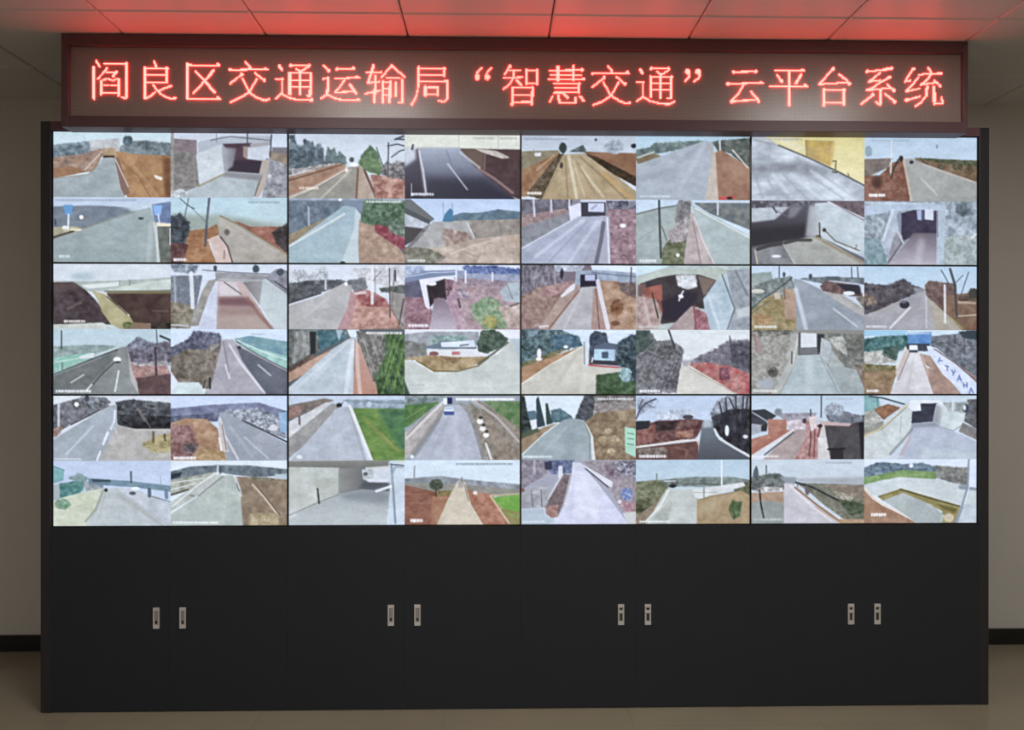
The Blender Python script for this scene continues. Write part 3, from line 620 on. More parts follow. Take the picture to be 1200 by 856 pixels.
def mid_1(S):
    f = S(0, 'd0d4d6>c4ccd0'); f.O('b0c0c2', 160, 85, 60, 22, e=10)
    f.F('b2bab2', '10,112 300,110 604,92 604,165 200,158 10,140', 'a4aca4', 20)
    f.F('d6ddd6', '150,130 350,114 350,132 190,145'); f.F('ccd4c6', '285,150 480,115 604,100 604,155 320,160', 'bcc4b8', 30); f.L('8c948c', '345,108 345,130', 9); f.L('8c948c', '395,105 395,130', 9)
    f.L('6c6c60', '270,160 604,155', 6)
    f.F('5a5052', '10,118 110,115 170,152 212,192 272,262 300,322 10,322', '453b3d', 26, 2); f.F('6c5c58', '10,115 110,115 160,150 10,160', e=8, k=.6); f.L('8a7e74', '85,245 150,215', 12, .7, 4)
    f.F('4a3a36', '280,172 604,162 604,320 410,315', '5e4c46', 24); f.L('7c7454', '285,165 604,166', 13); f.L('7c706c', '510,255 590,258', 8, .6, 3)
    f.F('b6ae88', '205,158 270,175 392,280 415,315 360,350 300,320 258,262 235,200', 'a59d76', 26); f.L('dcd4b8', '335,230 392,278', 8); f.L('5c584c', '280,185 382,272', 8)
    f.F('c8ccc2', '10,325 260,315 315,350 10,350', 'b8bcb0', 20); f.F('8a7058', '410,312 500,322 500,350 360,350'); f.O('5c6440', 385, 326, 24, 14, '747a54', 6, 4); f.F('50463e', '500,315 604,308 604,350 505,350', '3c3430', 10, 3)
    f.T(65, 308, 170, 'ece8dc', 12)
    f = S(1, 'd0d6de')
    f.F('68707a', '600,85 760,82 730,230 700,330 600,330', '8c9098', 10, 2); f.F('766f60', '600,208 720,235 700,340 600,340', 'a09884', 10, 4); f.F('5c6874', '600,28 740,30 720,72 620,62', 'a4acb4', 8, 9)
    f.L('dfe0e2', '704,70 712,238', 22); f.L('a8acb2', '622,80 626,212', 10); f.L('c8ccd4', '600,325 690,330', 8)
    f.F('a8a49c', '790,110 832,98 790,185 740,330 698,330 760,160', '8c8884', 16)
    f.F('8a8a8a', '825,68 1090,78 1060,112 830,108', 'a8a8a8', 24); f.L('b8b8b6', '840,102 1060,106', 6); f.L('5c6068', '760,55 900,66 1100,75', 5)
    f.F('cacedA'.lower(), '834,108 840,350 742,350 790,205', 'c0c4d0', 24)
    f.F('c8b2ae>a8968a', '840,110 962,115 1050,250 1110,350 832,350'); f.F('cdc4c4', '845,114 930,114 950,182 845,186', e=3)
    f.F('7c7674|a8a8a8', '960,114 1064,108 1085,200 1048,230', e=3); f.F('7c5c60', '840,188 975,188 1030,235 840,232', e=9); f.F('947870', '842,235 1010,240 1040,280 838,280', e=10, k=.7)
    f.L('74706e', '870,115 955,175', 8)
    f.F('b6bebe>c4ccc8', '1062,98 1185,170 1185,350 1125,350 1045,225', e=2); f.L('8c5c54', '985,195 1040,270 1110,345', 20, .8, 4)
    f.F('7c7c80', '1070,95 1130,50 1185,60 1185,185', '9c9ca4', 12); f.L('c8cccc', '1075,100 1180,178', 7); f.L('3c3c40', '1120,110 1180,150', 6)
    for x, y, a, b in ((1027, 50, 16, 18), (1150, 65, 18, 16), (825, 48, 8, 14)): f.O('4c545e', x, y, a, b, rag=4)
    f = S(2, 'b6c8cc>c8d0d4')
    f.F('8a9c98', '10,435 200,425 335,430 200,485 10,495', 'a0aca8', 14, 3); f.F('7cac9c', '10,490 200,462 215,490 10,565', 'a6c8b8', 14); f.O('8cc4ac', 90, 500, 40, 14, e=6)
    f.F('d8dcd8', '140,482 215,465 215,486 150,494'); f.L('c8d2cc', '10,512 180,485 330,440', 6)
    f.F('8e9290', '345,440 388,432 395,470 430,590 445,672 10,672 10,578', '828682', 40); f.F('666a68', '10,582 250,490 345,440 300,515 145,672 10,672', '7c807c', 40, e=3)
    f.L('3c4444', '10,572 180,505 330,448', 7); f.L('a8b4b0', '10,560 180,495', 12, .5, 2)
    f.L('c8cccc', '165,572 100,612', 7); f.L('d8dcdc', '340,555 322,655', 10); f.L('4c5052', '318,512 260,565 185,650', 9); f.L('e0e0e0', '205,622 180,650', 9); f.O('eceef0', 333, 498, 18, 12); f.O('3c4044', 335, 510, 16, 4)
    f.L('4c5454', '52,355 52,442', 9); f.L('6c8480', '56,515 56,560', 10)
    f.F('b4b0ac', '385,440 430,520 440,672 400,600', e=3)
    f.F('8c6c64', '400,520 580,525 610,590 430,605', 'b88c82', 14, 3); f.F('d4d0cc', '410,505 600,495 600,525 420,528', '8c8484', 9, 5)
    f.F('54525c', '385,432 430,392 520,420 610,405 610,510 540,500 480,515 400,505', '85808a', 9, 8); f.F('6c6c7a', '400,420 440,385 500,415 480,440 400,440', '9498a4', 8, 7)
    f.F('5c4a4e', '430,590 610,570 610,672 445,672', '745c58', 14); f.L('443c44', '525,440 530,575', 13); f.L('504850', '530,350 535,420', 6); f.L('343840', '550,380 610,405', 12)
    f.T(25, 655, 200, 'f0f0f0', 12)
    f = S(3, 'ccd8e6>d4dce4')
    f.F('6c909c', '920,395 1000,380 1185,410 1185,490 940,415', '88a8a8', 16); f.F('8cb4a8', '930,410 1185,485 1185,550 1040,485', 'acccc0', 12)
    f.F('a09ca2', '850,400 912,398 950,430 1185,550 1185,672 770,672 812,580', 'b2aeb2', 40); f.F('62666e', '925,425 1185,558 1185,672 1080,672 960,505', '6c7078', 40, e=2)
    f.L('e0e0e4', '895,425 955,520 1070,662', 12, .85, 2); f.L('d8d8dc', '878,525 895,590', 13, .9, 1); f.L('76747a', '865,410 892,560', 8, .8, 2); f.L('b8bcc4', '1040,525 1100,576', 10); f.L('c8c8cc', '850,430 800,600', 8, .5, 3)
    f.L('4c5656', '930,408 1050,480 1185,548', 5); f.L('d8e4e0', '935,402 1060,458 1185,500', 5)
    f.O('3c4048', 945, 437, 7, 7)
    f.F('6a6258', '600,450 720,400 850,380 850,430 810,600 780,645 640,615 600,560', '8e8478', 11, 8); f.F('4a4a58', '600,440 690,400 720,355 850,370 850,425 780,445 690,440 600,485', '7c8090', 9, 9)
    f.F('a8a49c', '790,420 845,420 800,460', '6c6868', 8, 6)
    f.L('dcdce0', '600,560 642,622', 11); f.F('d2ddda', '618,645 640,612 742,612 768,645 768,672 612,672', 'c0ccc8', 18); f.L('303438', '798,590 798,640', 13); f.L('3c3c40', '775,600 765,640', 7); f.T(1005, 372, 1075, 'a8b4bc', 8)

def mid_2(S):
    f = S(0, 'd0d4da')
    f.F('a4a8aa', '20,115 50,65 90,55 120,85 200,45 215,100 20,135', 'ccd0d4', 6, 14)
    f.F('525659', '20,125 120,110 280,105 312,120 180,168 20,220', '707274', 10, 4); f.L('38383c', '20,222 180,172', 8); f.L('c8ccd0', '205,110 205,150', 12)
    f.F('bcbcbc', '330,60 420,42 520,42 600,42 600,150 420,125', 'd4d4d6', 6, 14); f.F('6c6e70', '320,110 400,95 410,150 350,165 330,140', '8c8e90', 8, 6)
    f.F('5c605e', '470,148 600,130 600,175 480,165', '747874', 10, 4); f.F('908a84', '520,165 604,180 604,354 560,354 525,300', 'a8a098', 14)
    f.F('aaa8a6', '298,120 326,124 337,180 305,354 20,354 20,235 180,185', 'b6b4b0', 50); f.L('c8c6c4', '210,200 100,290', 10, .6, 5)
    f.F('b89494', '330,160 366,200 352,260 322,354 262,354 315,240', 'a88080', 16); f.F('ac7868', '355,190 430,230 530,240 580,354 315,354 350,260', 'c89a88', 12, 4)
    f.F('8a484c', '340,165 410,155 500,200 522,238 390,235', 'ac7068', 9, 6); f.F('d0c0bc', '340,168 405,158 405,175 350,180', e=3)
    f.L('dededa', '435,36 435,220', 17); f.L('8c8a88', '448,50 450,215', 5); f.L('4c4c4c', '520,50 523,290', 7); f.L('6c6864', '545,60 532,240', 6); f.L('3c3a3c', '548,60 550,110', 9); f.L('544c50', '590,200 568,325', 9); f.L('6c6464', '530,250 560,300 590,330', 6); f.L('585458', '480,60 440,110', 4)
    f.O('f4f4f6', 306, 125, 9, 8); f.O('6c6c70', 322, 118, 10, 12, rag=3); f.T(440, 348, 580, '6c6460', 6)
    f = S(1, 'd4dae6')
    f.F('94a0b8', '590,40 690,40 690,70 590,110', 'c4ccdc', 8, 6)
    f.F('5c5c6e', '590,112 672,105 692,205 590,195', '6c6c7c', 14); f.F('80606a', '590,190 690,195 735,262 715,354 590,354', 'ac8c90', 8, 2)
    f.F('8c94aa', '850,60 1172,72 1172,120 850,92', 'a8acbc', 12); f.F('4c5c8a', '880,40 1030,38 1172,55 1172,75 900,70', '7c8cb4', 8, 8)
    f.F('b8a0a0', '835,110 1080,118 1172,200 1172,354 885,354', '98848a', 10, 2); f.F('a8949c', '840,95 1172,118 1172,140 860,130', '80747c', 8, 4)
    f.F('7c88a2', '590,92 700,62 850,58 852,80 700,98 600,118'); f.L('c8d0e0', '600,92 720,70 850,66', 5)
    f.F('dedae2', '668,105 795,88 795,102 692,128 722,252 700,240'); f.F('2a222a', '704,132 797,100 803,205 760,192 722,238', '3c323c', 20); f.O('dcd8dc', 730, 124, 22, 9)
    f.F('80707a>beb6be', '742,200 790,195 842,280 860,354 718,354 735,250'); f.F('a08490', '798,100 842,110 875,240 905,354 858,354 805,210', 'bca4aa', 10); f.F('5c4450', '795,105 835,110 830,150 805,190', 'b09098', 8, 5)
    f.F('d0c8d0', '850,150 910,170 905,200 870,190', '80707c', 7, 6); f.L('5c4c54', '860,200 870,240', 12)
    f.F('668668', '925,235 1000,190 1060,210 1095,285 1110,340 1000,354 940,295', 'a0a888', 9, 9); f.O('b8a868', 1020, 312, 32, 30, '8c9460', 7, 8); f.F('a89488', '1060,240 1172,220 1172,350 1110,340', 'c4b0a4', 10, 5)
    f.F('9ca6aa', '1065,165 1110,120 1172,118 1172,215 1090,210', 'b4bcc0', 20); f.L('6c7478', '1100,125 1130,200', 4); f.L('5c5458', '1120,235 1160,222', 8)
    for q in ('850,60 850,112', '897,62 897,118', '1030,70 1030,110'): f.L('e4e4ee', q, 10)
    f.T(615, 332, 710, 'f4f0f0', 13)
    f = S(2, '5c6468')
    f.F('545c58', '20,352 330,352 320,388 180,452 20,550', '868c88', 9, 3); f.F('a0a29c', '60,360 125,360 125,470 40,520', '7c7c78', (8, 20), 4); f.F('2e3236', '125,360 158,360 155,470 130,475', e=2)
    f.F('466c74', '165,356 285,360 312,388 180,452', '608088', 10, 4); f.F('d2dee6', '310,350 372,350 355,392 325,388', e=3); f.F('a8b8c0', '255,352 290,352 270,410', e=3)
    f.F('b48468', '20,560 250,440 332,388 120,560 20,610', 'ccA890'.lower(), 16); f.F('5c4c44', '20,540 150,470 160,480 20,565', '786458', 9, 3)
    f.F('bec6ca', '335,390 362,390 352,480 345,672 20,672 20,640 250,440', 'b0babe', 50); f.L('a6b0b6', '310,430 120,668', 18, .6, 6); f.L('dce0e2', '345,410 325,520 305,665', 26, .8, 4); f.L('d8dcde', '320,410 60,640', 14, .5, 5)
    f.F('c8a090>bc8068', '348,395 385,440 475,672 340,672', e=1); f.L('dcc4b4', '354,420 365,560 375,668', 22, .8, 3); f.L('8c6c64', '350,400 348,560', 4)
    f.F('5c5c58', '355,358 510,365 510,600 440,605 390,470', '94908a', (7, 10), 3); f.F('384a3a', '500,368 604,375 604,630 630,672 465,672 450,590 500,480', '64844f', (6, 18), 5)
    for q in ('570,400 492,640', '545,400 500,560', '590,450 540,640'): f.L('84a45c', q, 7, .7)
    for q in ('380,380 450,560', '420,370 470,500', '490,380 430,560', '400,420 440,600'): f.L('a8a098', q, 5, .7)
    f.T(405, 368, 580, 'ecece4', 10)
    f = S(3, 'dedee2')
    f.F('8c9094', '590,375 700,362 960,362 960,425 590,500', 'acb0b4', 14); f.F('5a7a74', '715,400 780,380 900,385 900,422 740,425', 'a4b4b0', 9, 7); f.F('787874', '590,405 700,420 705,492 590,500', '94948e', 9, 3)
    f.F('6e7c8a', '685,442 790,408 945,405 948,445'); f.F('d2dae2', '775,415 940,404 946,440 780,440'); f.L('54606c', '870,430 910,425', 8); f.L('5c6874', '780,440 950,440', 6)
    f.F('dadada', '705,448 965,455 965,488 880,482 710,480'); f.O('8c5854', 740, 470, 22, 10); f.T(830, 468, 870, 'b45c5c', 16)
    f.F('a08458', '590,495 720,478 880,488 1010,485 960,532 860,558 740,555 650,500', 'bca070', 14, 3); f.F('80603c', '770,490 880,490 840,515 780,510', 'a0805c', 8, 4)
    f.F('40504a', '955,420 975,358 1040,350 1108,395 1085,430 1000,468 960,455', '5e6e5c', 9, 6)
    f.F('b0bec4', '1110,395 1172,395 1172,545', e=2)
    f.F('bec2ba', '1125,398 1145,450 1172,570 1172,672 615,672 590,600 590,505 640,505 740,560 900,548 1060,470', 'cacec6', 60); f.L('7a6438', '655,505 740,556 860,556 960,530 1010,490', 8); f.L('5c6250', '960,520 1040,465 1105,415', 12); f.L('e0e0dc', '640,505 735,560', 6)
    f.F('48584e', '590,590 622,672 590,672', e=3); f.T(620, 625, 695, 'aab0aa', 8)

def mid_3(S):
    f = S(0, '7c7078')
    f.F('645c64', '28,30 250,30 235,120 28,190', '94909a', (6, 16), 3); f.F('c6ced8', '190,30 340,34 320,62 200,62', 'a0a4ac', 10, 3); f.F('d6deea', '370,30 596,38 596,75 380,62')
    f.F('86695f', '28,190 120,140 290,112 232,190 125,335 28,345', 'a68a80', 9, 2); f.F('a07c78', '150,140 275,112 240,160 160,190', 'b89490', 8, 5)
    f.F('8a98a8', '300,62 400,58 596,72 596,130 400,102 390,76 330,80 312,160 292,130', 'a8b0ba', 14); f.L('5c6878', '380,70 590,90', 8, .7)
    f.F('2e263a', '320,80 396,78 402,137 320,142'); f.F('b6bad4', '343,80 390,80 390,108 343,108')
    f.F('bab6b6', '325,142 396,137 408,250 418,354 170,354 210,290', 'aeaaaa', 40); f.L('d8d4d4', '320,180 240,340', 10, .5, 4)
    f.F('b49c90', '285,130 312,130 312,150 175,345 115,345 220,190', 'a48c80', 14); f.F('dcd8da', '270,135 292,122 290,150 230,190 222,186'); f.L('8c5c50', '312,158 165,345', 9)
    f.F('a48478', '384,150 412,130 475,354 372,354', 'b09488', 14); f.L('dcd8dc', '404,112 425,210 455,340', 24); f.L('6c4c48', '395,150 412,345', 6)
    f.F('a27856', '415,112 500,112 596,150 596,354 472,354 440,220', 'b89478', 13, 2); f.O('7c4c34', 498, 240, 28, 40, '94603c', 8, 9); f.F('685854', '500,120 596,118 596,200 520,160', '80706c', 8, 6); f.O('7a5038', 490, 318, 20, 12, rag=5)
    f.O('38343e', 228, 75, 7, 26, rag=3); f.L('484450', '568,45 566,120', 8); f.L('b8a8a0', '190,60 200,140', 7, .5); f.L('d4d0d0', '120,335 160,330', 10)
    f = S(1, 'b0b8b4')
    f.F('c8dce0', '588,36 760,36 650,72 588,85'); f.F('a8b4b0', '740,36 1172,36 1172,60 1060,52 800,50', 'c0ccc8', 16)
    f.F('b8c0b4', '600,102 700,60 1000,45 1062,60 1005,112 900,76 790,82 640,108 600,132', 'a8b0a4', 30); f.F('4a4446', '612,125 700,95 790,80 905,80 992,108 930,195 945,245 900,242 870,232 800,310 720,320 690,280', '3c363a', 24)
    f.F('d6d6d6', '790,82 890,80 898,140 845,152 800,135', 'b8b8b8', 14, 4, 3); f.F('9c4436', '612,150 720,128 722,205 630,195', 'b86450', 14); f.F('7c5c54', '600,130 640,120 640,200 600,200', e=4)
    f.F('bca89e', '595,185 690,200 725,260 705,340 595,354', '9c7c74', 16); f.L('b05848', '690,150 722,255', 22, .8, 4); f.L('d8c8c0', '630,185 660,330', 16, .6, 5); f.L('3c4038', '672,170 702,290', 9)
    f.F('322c3a', '722,210 835,165 905,170 870,232 795,305 725,300', e=7); f.F('7c6c62', '900,84 992,106 930,185', e=3)
    f.F('b8c4ca', '1000,108 1042,72 1085,240 1062,354 955,354 928,200', '9eb2ba', 24); f.L('d4dce0', '955,190 1010,345', 16, .7, 4); f.L('9caab0', '940,170 1080,150', 6, .4, 3)
    f.F('a8acb0', '1045,60 1172,50 1172,354 1060,354 1085,240', '888e94', 12); f.L('646c70', '1022,80 1085,245 1050,345', 8); f.L('5c6064', '1090,60 1150,180', 10, .6, 3); f.F('c0c4c4', '1090,250 1172,230 1172,280 1100,290', e=4)
    f.F('9c8a86', '790,312 868,235 905,240 960,354 745,354', 'b0a09c', 20); f.F('8c5c62', '888,245 942,270 962,354 885,354', 'a0747a', 10, 3); f.L('8c4c50', '880,232 892,350', 9)
    f.L('dcdce4', '827,160 815,182 806,206', 9); f.O('e0e0e4', 815, 185, 12, 8, rag=3); f.T(605, 335, 740, 'c8c8c4', 8)
    f = S(2, 'd0dcea')
    f.F('384648', '28,345 100,350 220,352 310,385 325,425 160,475 28,530', '748c90', 10, 7); f.F('a8bcc8', '60,360 110,350 110,375 70,385', e=3, k=.6); f.F('486070', '180,375 300,380 330,430 190,450', '64808c', 10, 5)
    f.F('5c5c46', '28,520 170,465 260,440 180,490 28,545', '84805c', 9, 3); f.O('ece4e4', 118, 468, 9, 24); f.O('e8e0e0', 116, 495, 14, 8); f.O('f4f4f4', 248, 434, 10, 6)
    f.F('a07048', '28,540 200,478 325,432 240,485 28,615', 'b88c64', 16)
    f.F('bab6aa', '320,432 345,432 372,470 362,520 545,540 540,565 400,575 390,672 28,672 28,620', 'c8c4b6', 50); f.L('e0dcd0', '325,435 160,530 28,622', 6); f.L('a8a498', '300,470 180,660', 14, .5, 6); f.L('dcd8d0', '345,440 330,660', 30, .4, 8)
    f.F('3a4254', '365,380 390,355 445,365 455,420 390,440 380,520 362,520', '54606c', 9, 4); f.F('5c6878', '388,435 440,412 545,430 540,452 390,448'); f.F('b6d0dc', '388,446 532,450 532,512 388,500', 'a4bccc', 14); f.F('4c5c6c', '425,460 455,460 455,490 425,490'); f.L('6c8494', '490,455 488,510', 6)
    f.F('3e3e48', '362,500 480,505 560,512 520,528 365,518'); f.L('b05050', '360,524 440,532 510,536', 10); f.L('e8ece8', '380,490 375,510', 8)
    f.F('2c383e', '495,425 540,390 596,368 596,672 545,650 540,560 495,500', '62727a', 9, 9); f.F('3a4e36', '398,575 520,560 545,600 596,612 596,672 396,672', '50684a', 9, 4); f.O('b8d4d8', 540, 572, 26, 36, '6c8484', 7, 8)
    f.L('ccd4dc', '350,400 350,522', 16); f.L('5c6468', '338,410 340,520', 5); f.T(420, 360, 590, 'e8f0f4', 6)
    f = S(3, 'd4d8d6>dcdcda')
    f.F('5a5a60', '588,360 670,365 690,410 760,400 825,440 822,500 790,660 588,672', '8a8a88', 7, 8); f.F('485450', '588,352 660,352 685,440 588,470', '606c66', 9, 5)
    for q in ('740,650 805,500', '770,650 815,520', '720,640 780,520', '640,600 700,480'): f.L('484048', q, 5, .7)
    for q in ('620,560 700,440', '680,640 740,520', '610,480 690,400'): f.L('a8a4a4', q, 5, .6)
    f.L('3c4044', '755,352 785,438', 11); f.T(905, 368, 1140, 'ccd0cc', 7)
    f.F('6c6870', '855,510 960,460 1060,405 1160,400 1172,590 1000,545', '8c8890', 8, 11); f.F('4a4a54', '1060,420 1172,410 1172,560 1080,540', '6a6a72', 8, 9); f.L('484850', '1060,380 1075,480', 7)
    f.F('a85c5c', '858,520 930,512 1060,530 1172,575 1172,672 1085,672 940,592', 'bc8278', 14, 4); f.F('6c4450', '1010,540 1060,540 1060,600 1010,600', '98606a', 7, 6)
    f.F('d6d2c6', '828,520 856,525 1100,672 795,672 812,560', 'c8c4b8', 40); f.L('a89484', '858,540 1090,668', 6, .7); f.F('a8a4a8', '820,500 870,500 850,530 826,530', e=4)
    f.T(610, 655, 715, 'ecece8', 13)

def mid_4(S):
    f = S(0, 'c0ceda>ccd4dc')
    f.F('8c9c94', '38,75 142,65 152,112 38,155', 'a4aca8', 14); f.F('687270', '38,145 140,102 240,88 262,140 210,185 120,182 38,250', '949a94', 9, 4); f.O('c8c8b8', 75, 160, 34, 9)
    f.F('8a7c56', '38,262 130,182 210,190 222,260 275,300 278,354 38,354', 'b09c72', 12, 2); f.F('a4846a', '200,152 262,150 272,300 215,295', 'b4967c', 14); f.F('c4b4a0', '155,170 185,165 190,200 160,200', e=3); f.L('6c5c48', '205,120 210,200', 6); f.O('9c7848', 100, 300, 50, 26, 'b48c5c', 8, 8)
    f.L('3c4444', '44,252 100,200 190,140 245,92', 7); f.L('5c6464', '44,270 130,210', 5)
    f.F('6a7278', '280,98 400,90 610,95 610,125 400,122', '80888c', 12, 3)
    f.F('8c9298', '253,100 288,105 400,158 610,265 610,354 270,354 265,180', '9aa0a6', 60); f.L('d4d8dc', '265,150 290,250 315,345', 22, .8, 4); f.L('ccd2d6', '450,245 570,335', 9, .9, 1)
    f.F('a6a29e', '390,160 470,165 610,250 610,290', 'b4b0aa', 16); f.F('5a4a4a', '385,135 430,98 580,130 595,185 540,182 460,168 400,158', '80605c', 9, 5); f.F('34343e', '470,125 575,130 585,175 520,165'); f.L('b4bcc6', '430,108 580,126', 10); f.O('dce0e6', 528, 170, 28, 9); f.F('5c646c', '410,90 480,88 480,105 420,105', rag=2)
    f.F('6c645c', '560,190 610,185 610,250', '948c84', 8, 4); f.L('4c545e', '182,38 182,92', 7); f.L('4c545e', '540,40 542,96', 6); f.L('4c545e', '570,40 574,96', 7); f.O('4c545c', 337, 88, 8, 14); f.O('4c545c', 206, 78, 6, 12)
    f.T(60, 337, 170, 'e0e0d8', 11)
    f = S(1, 'b2c8d6>ccd8de')
    f.F('4a464e', '600,120 720,132 760,115 800,100 850,130 900,150 860,172 780,205 650,265 600,275', '686264', 9, 7); f.F('8c8c92', '850,140 920,150 900,165 860,165', e=3); f.F('b0987c', '600,170 650,190 670,220 620,230', '5c504c', 7, 8)
    f.F('9c9a9c', '880,165 918,162 942,210 965,354 600,354 600,282 780,215', 'aaa8aa', 50); f.L('e0e0dc', '832,242 735,340', 12, .9, 1); f.L('ccccca', '915,190 916,340', 9, .8, 2); f.L('a8a098', '640,272 780,212', 8)
    f.F('a09888', '920,180 1000,250 1110,354 962,354', 'b2aa9a', 18); f.F('685450', '908,130 930,108 960,112 1062,125 1062,275 1000,255 920,182', '806c66', 9, 6)
    f.F('7a5a46', '1015,180 1172,165 1172,354 1100,354 1010,260', '8e7058', 18); f.L('c4b49c', '1060,284 1166,276', 8); f.L('b8a08c', '1080,214 1160,218', 14); f.F('5c4a40', '1075,185 1172,180 1172,205 1080,205', '705c50', 10, 3)
    f.L('4a484e', '1035,50 1060,130 1068,285', 15); f.L('54545a', '990,55 1040,140', 6); f.L('54545a', '1128,65 1085,190', 6); f.L('5c5c62', '1060,120 1100,80', 5); f.O('4c4844', 1150, 170, 22, 26, rag=7)
    f.L('dedede', '1008,130 1010,312', 12); f.L('a4b060', '1040,290 1100,345', 5); f.O('363640', 806, 226, 24, 18); f.O('706c74', 800, 212, 16, 6); f.T(615, 335, 715, 'dcdcdc', 9)
    f = S(2, '8e8c84')
    f.F('86847c', '38,352 285,352 255,500 180,668 38,676', 'b2b0a6', 8); f.F('5c5c54', '38,352 250,352 250,372 38,385', '9c9a90', 8, 5); f.L('a06860', '60,375 72,450', 13, .8, 2); f.O('9c8c88', 85, 440, 14, 40, e=6)
    f.F('b6b6ae', '240,375 280,368 268,500 182,668 148,668 232,500', 'a6a69e', 14); f.L('cccac2', '278,370 250,520', 9); f.L('4c4a44', '245,460 245,520', 6)
    f.F('5a5a5e', '278,364 408,372 402,482 278,480'); f.F('d2d6d6', '290,366 368,370 368,436 290,440'); f.F('3a3a3e', '370,374 402,376 386,462 372,462'); f.F('747878', '280,440 370,438 372,470 278,470')
    f.F('a8aeae', '392,390 446,420 432,525 384,485', 'b8bebe', 14); f.L('8c8c88', '446,430 430,515', 6)
    f.F('86867e', '420,368 610,380 610,545 500,535 446,430', '6a6a64', 8, 6); f.F('c4c4bc', '430,390 500,385 520,480 450,430', '94948c', 7, 6); f.F('98a2a0', '440,450 510,540 610,560 610,676 480,676 430,530', 'aab0ac', 18)
    f.F('a6b2b2', '274,478 388,474 442,570 495,676 185,676 240,570', 'b6bebe', 30); f.L('ccd4d4', '330,500 330,660', 40, .5, 10); f.L('7c8080', '385,480 480,670', 6, .6, 2)
    f.O('4c4c46', 152, 562, 26, 24, '707068', 6, 8); f.F('6c6056', '565,545 610,510 610,650', '847868', 8, 5); f.O('a8acb2', 120, 620, 40, 26, e=8); f.L('5c5c58', '282,370 280,470', 5)
    f.T(55, 655, 170, 'dcdcd4', 11)
    f = S(3, 'c8d8e0')
    f.F('9cc4d8', '600,354 820,354 810,376 600,380'); f.F('386064', '600,398 700,382 822,378 825,440 700,485 600,455', '6f9088', 9, 5); f.F('9c9c94', '600,462 760,448 765,512 600,522', 'd0ccc4', 7, 7); f.F('38504c', '700,440 780,430 765,500 700,480', '607068', 7, 7)
    f.F('8a6e4e', '600,530 772,545 732,676 600,676', 'a48662', 16, 2); f.F('6c6448', '600,520 770,530 770,550 600,560', '8c8460', 8, 4)
    f.F('5c626a', '932,385 1172,360 1172,610 1060,520 940,430', '8a8c90', 8, 4); f.F('3c4850', '1080,360 1172,352 1172,400 1100,390', rag=6); f.L('4c4c50', '1105,380 1110,470', 6)
    f.F('5882b8', '822,370 940,362 938,422 828,422', '6c98c4', 12); f.F('404858', '815,420 935,420 925,455 820,455'); f.L('d8e0e8', '830,372 935,368', 5)
    f.F('c8c4c4', '832,460 882,460 905,540 968,676 732,676 780,580', 'd2cecc', 30); f.L('b0aca8', '850,500 820,660', 10, .5, 4)
    f.F('c8bcb4', '808,440 835,458 772,602 762,560', 'b4a8a0', 10); f.L('d8d0c8', '812,440 766,540', 12); f.L('6c645c', '832,462 775,600', 4)
    f.F('9c7c6c', '885,470 935,480 1095,676 955,676', 'b29482', 14); f.L('c4ac9c', '892,470 925,565', 11); f.L('dcdcdc', '915,530 930,540', 8)
    f.F('8c7470', '955,440 1172,592 1172,625 1000,480', 'a89490', 10); f.F('d6dce8', '918,430 962,440 1080,530 1172,620 1172,676 1115,672 1000,572 930,470', 'c8d0e0', 20)
    for x, y, q in ((985, 500, '-8,10 -2,-10;-6,2 10,4'), (1020, 538, '-10,-8 8,-4;0,-10 2,14'), (1052, 562, '-8,-10 0,4;8,-8 -2,14'), (1082, 592, '-10,12 0,-14;0,-14 10,14;-6,2 8,4'), (1112, 625, '-10,-10 -6,12;8,-12 8,12;-8,0 8,2'), (1140, 655, '-8,12 0,-14;0,-14 12,10')):
        for st in q.split(';'): f.L('5a70a8', ' '.join(f'{x+float(a.split(",")[0])},{y+float(a.split(",")[1])}' for a in st.split()), 8, .85)
    f.L('786058', '955,445 1060,515 1172,608', 7); f.F('dce0ee', '832,428 870,428 872,455 830,455'); f.F('404858', '830,452 872,452 872,462 830,462'); f.L('5c4c48', '890,430 905,455', 10)
    f.T(618, 655, 680)

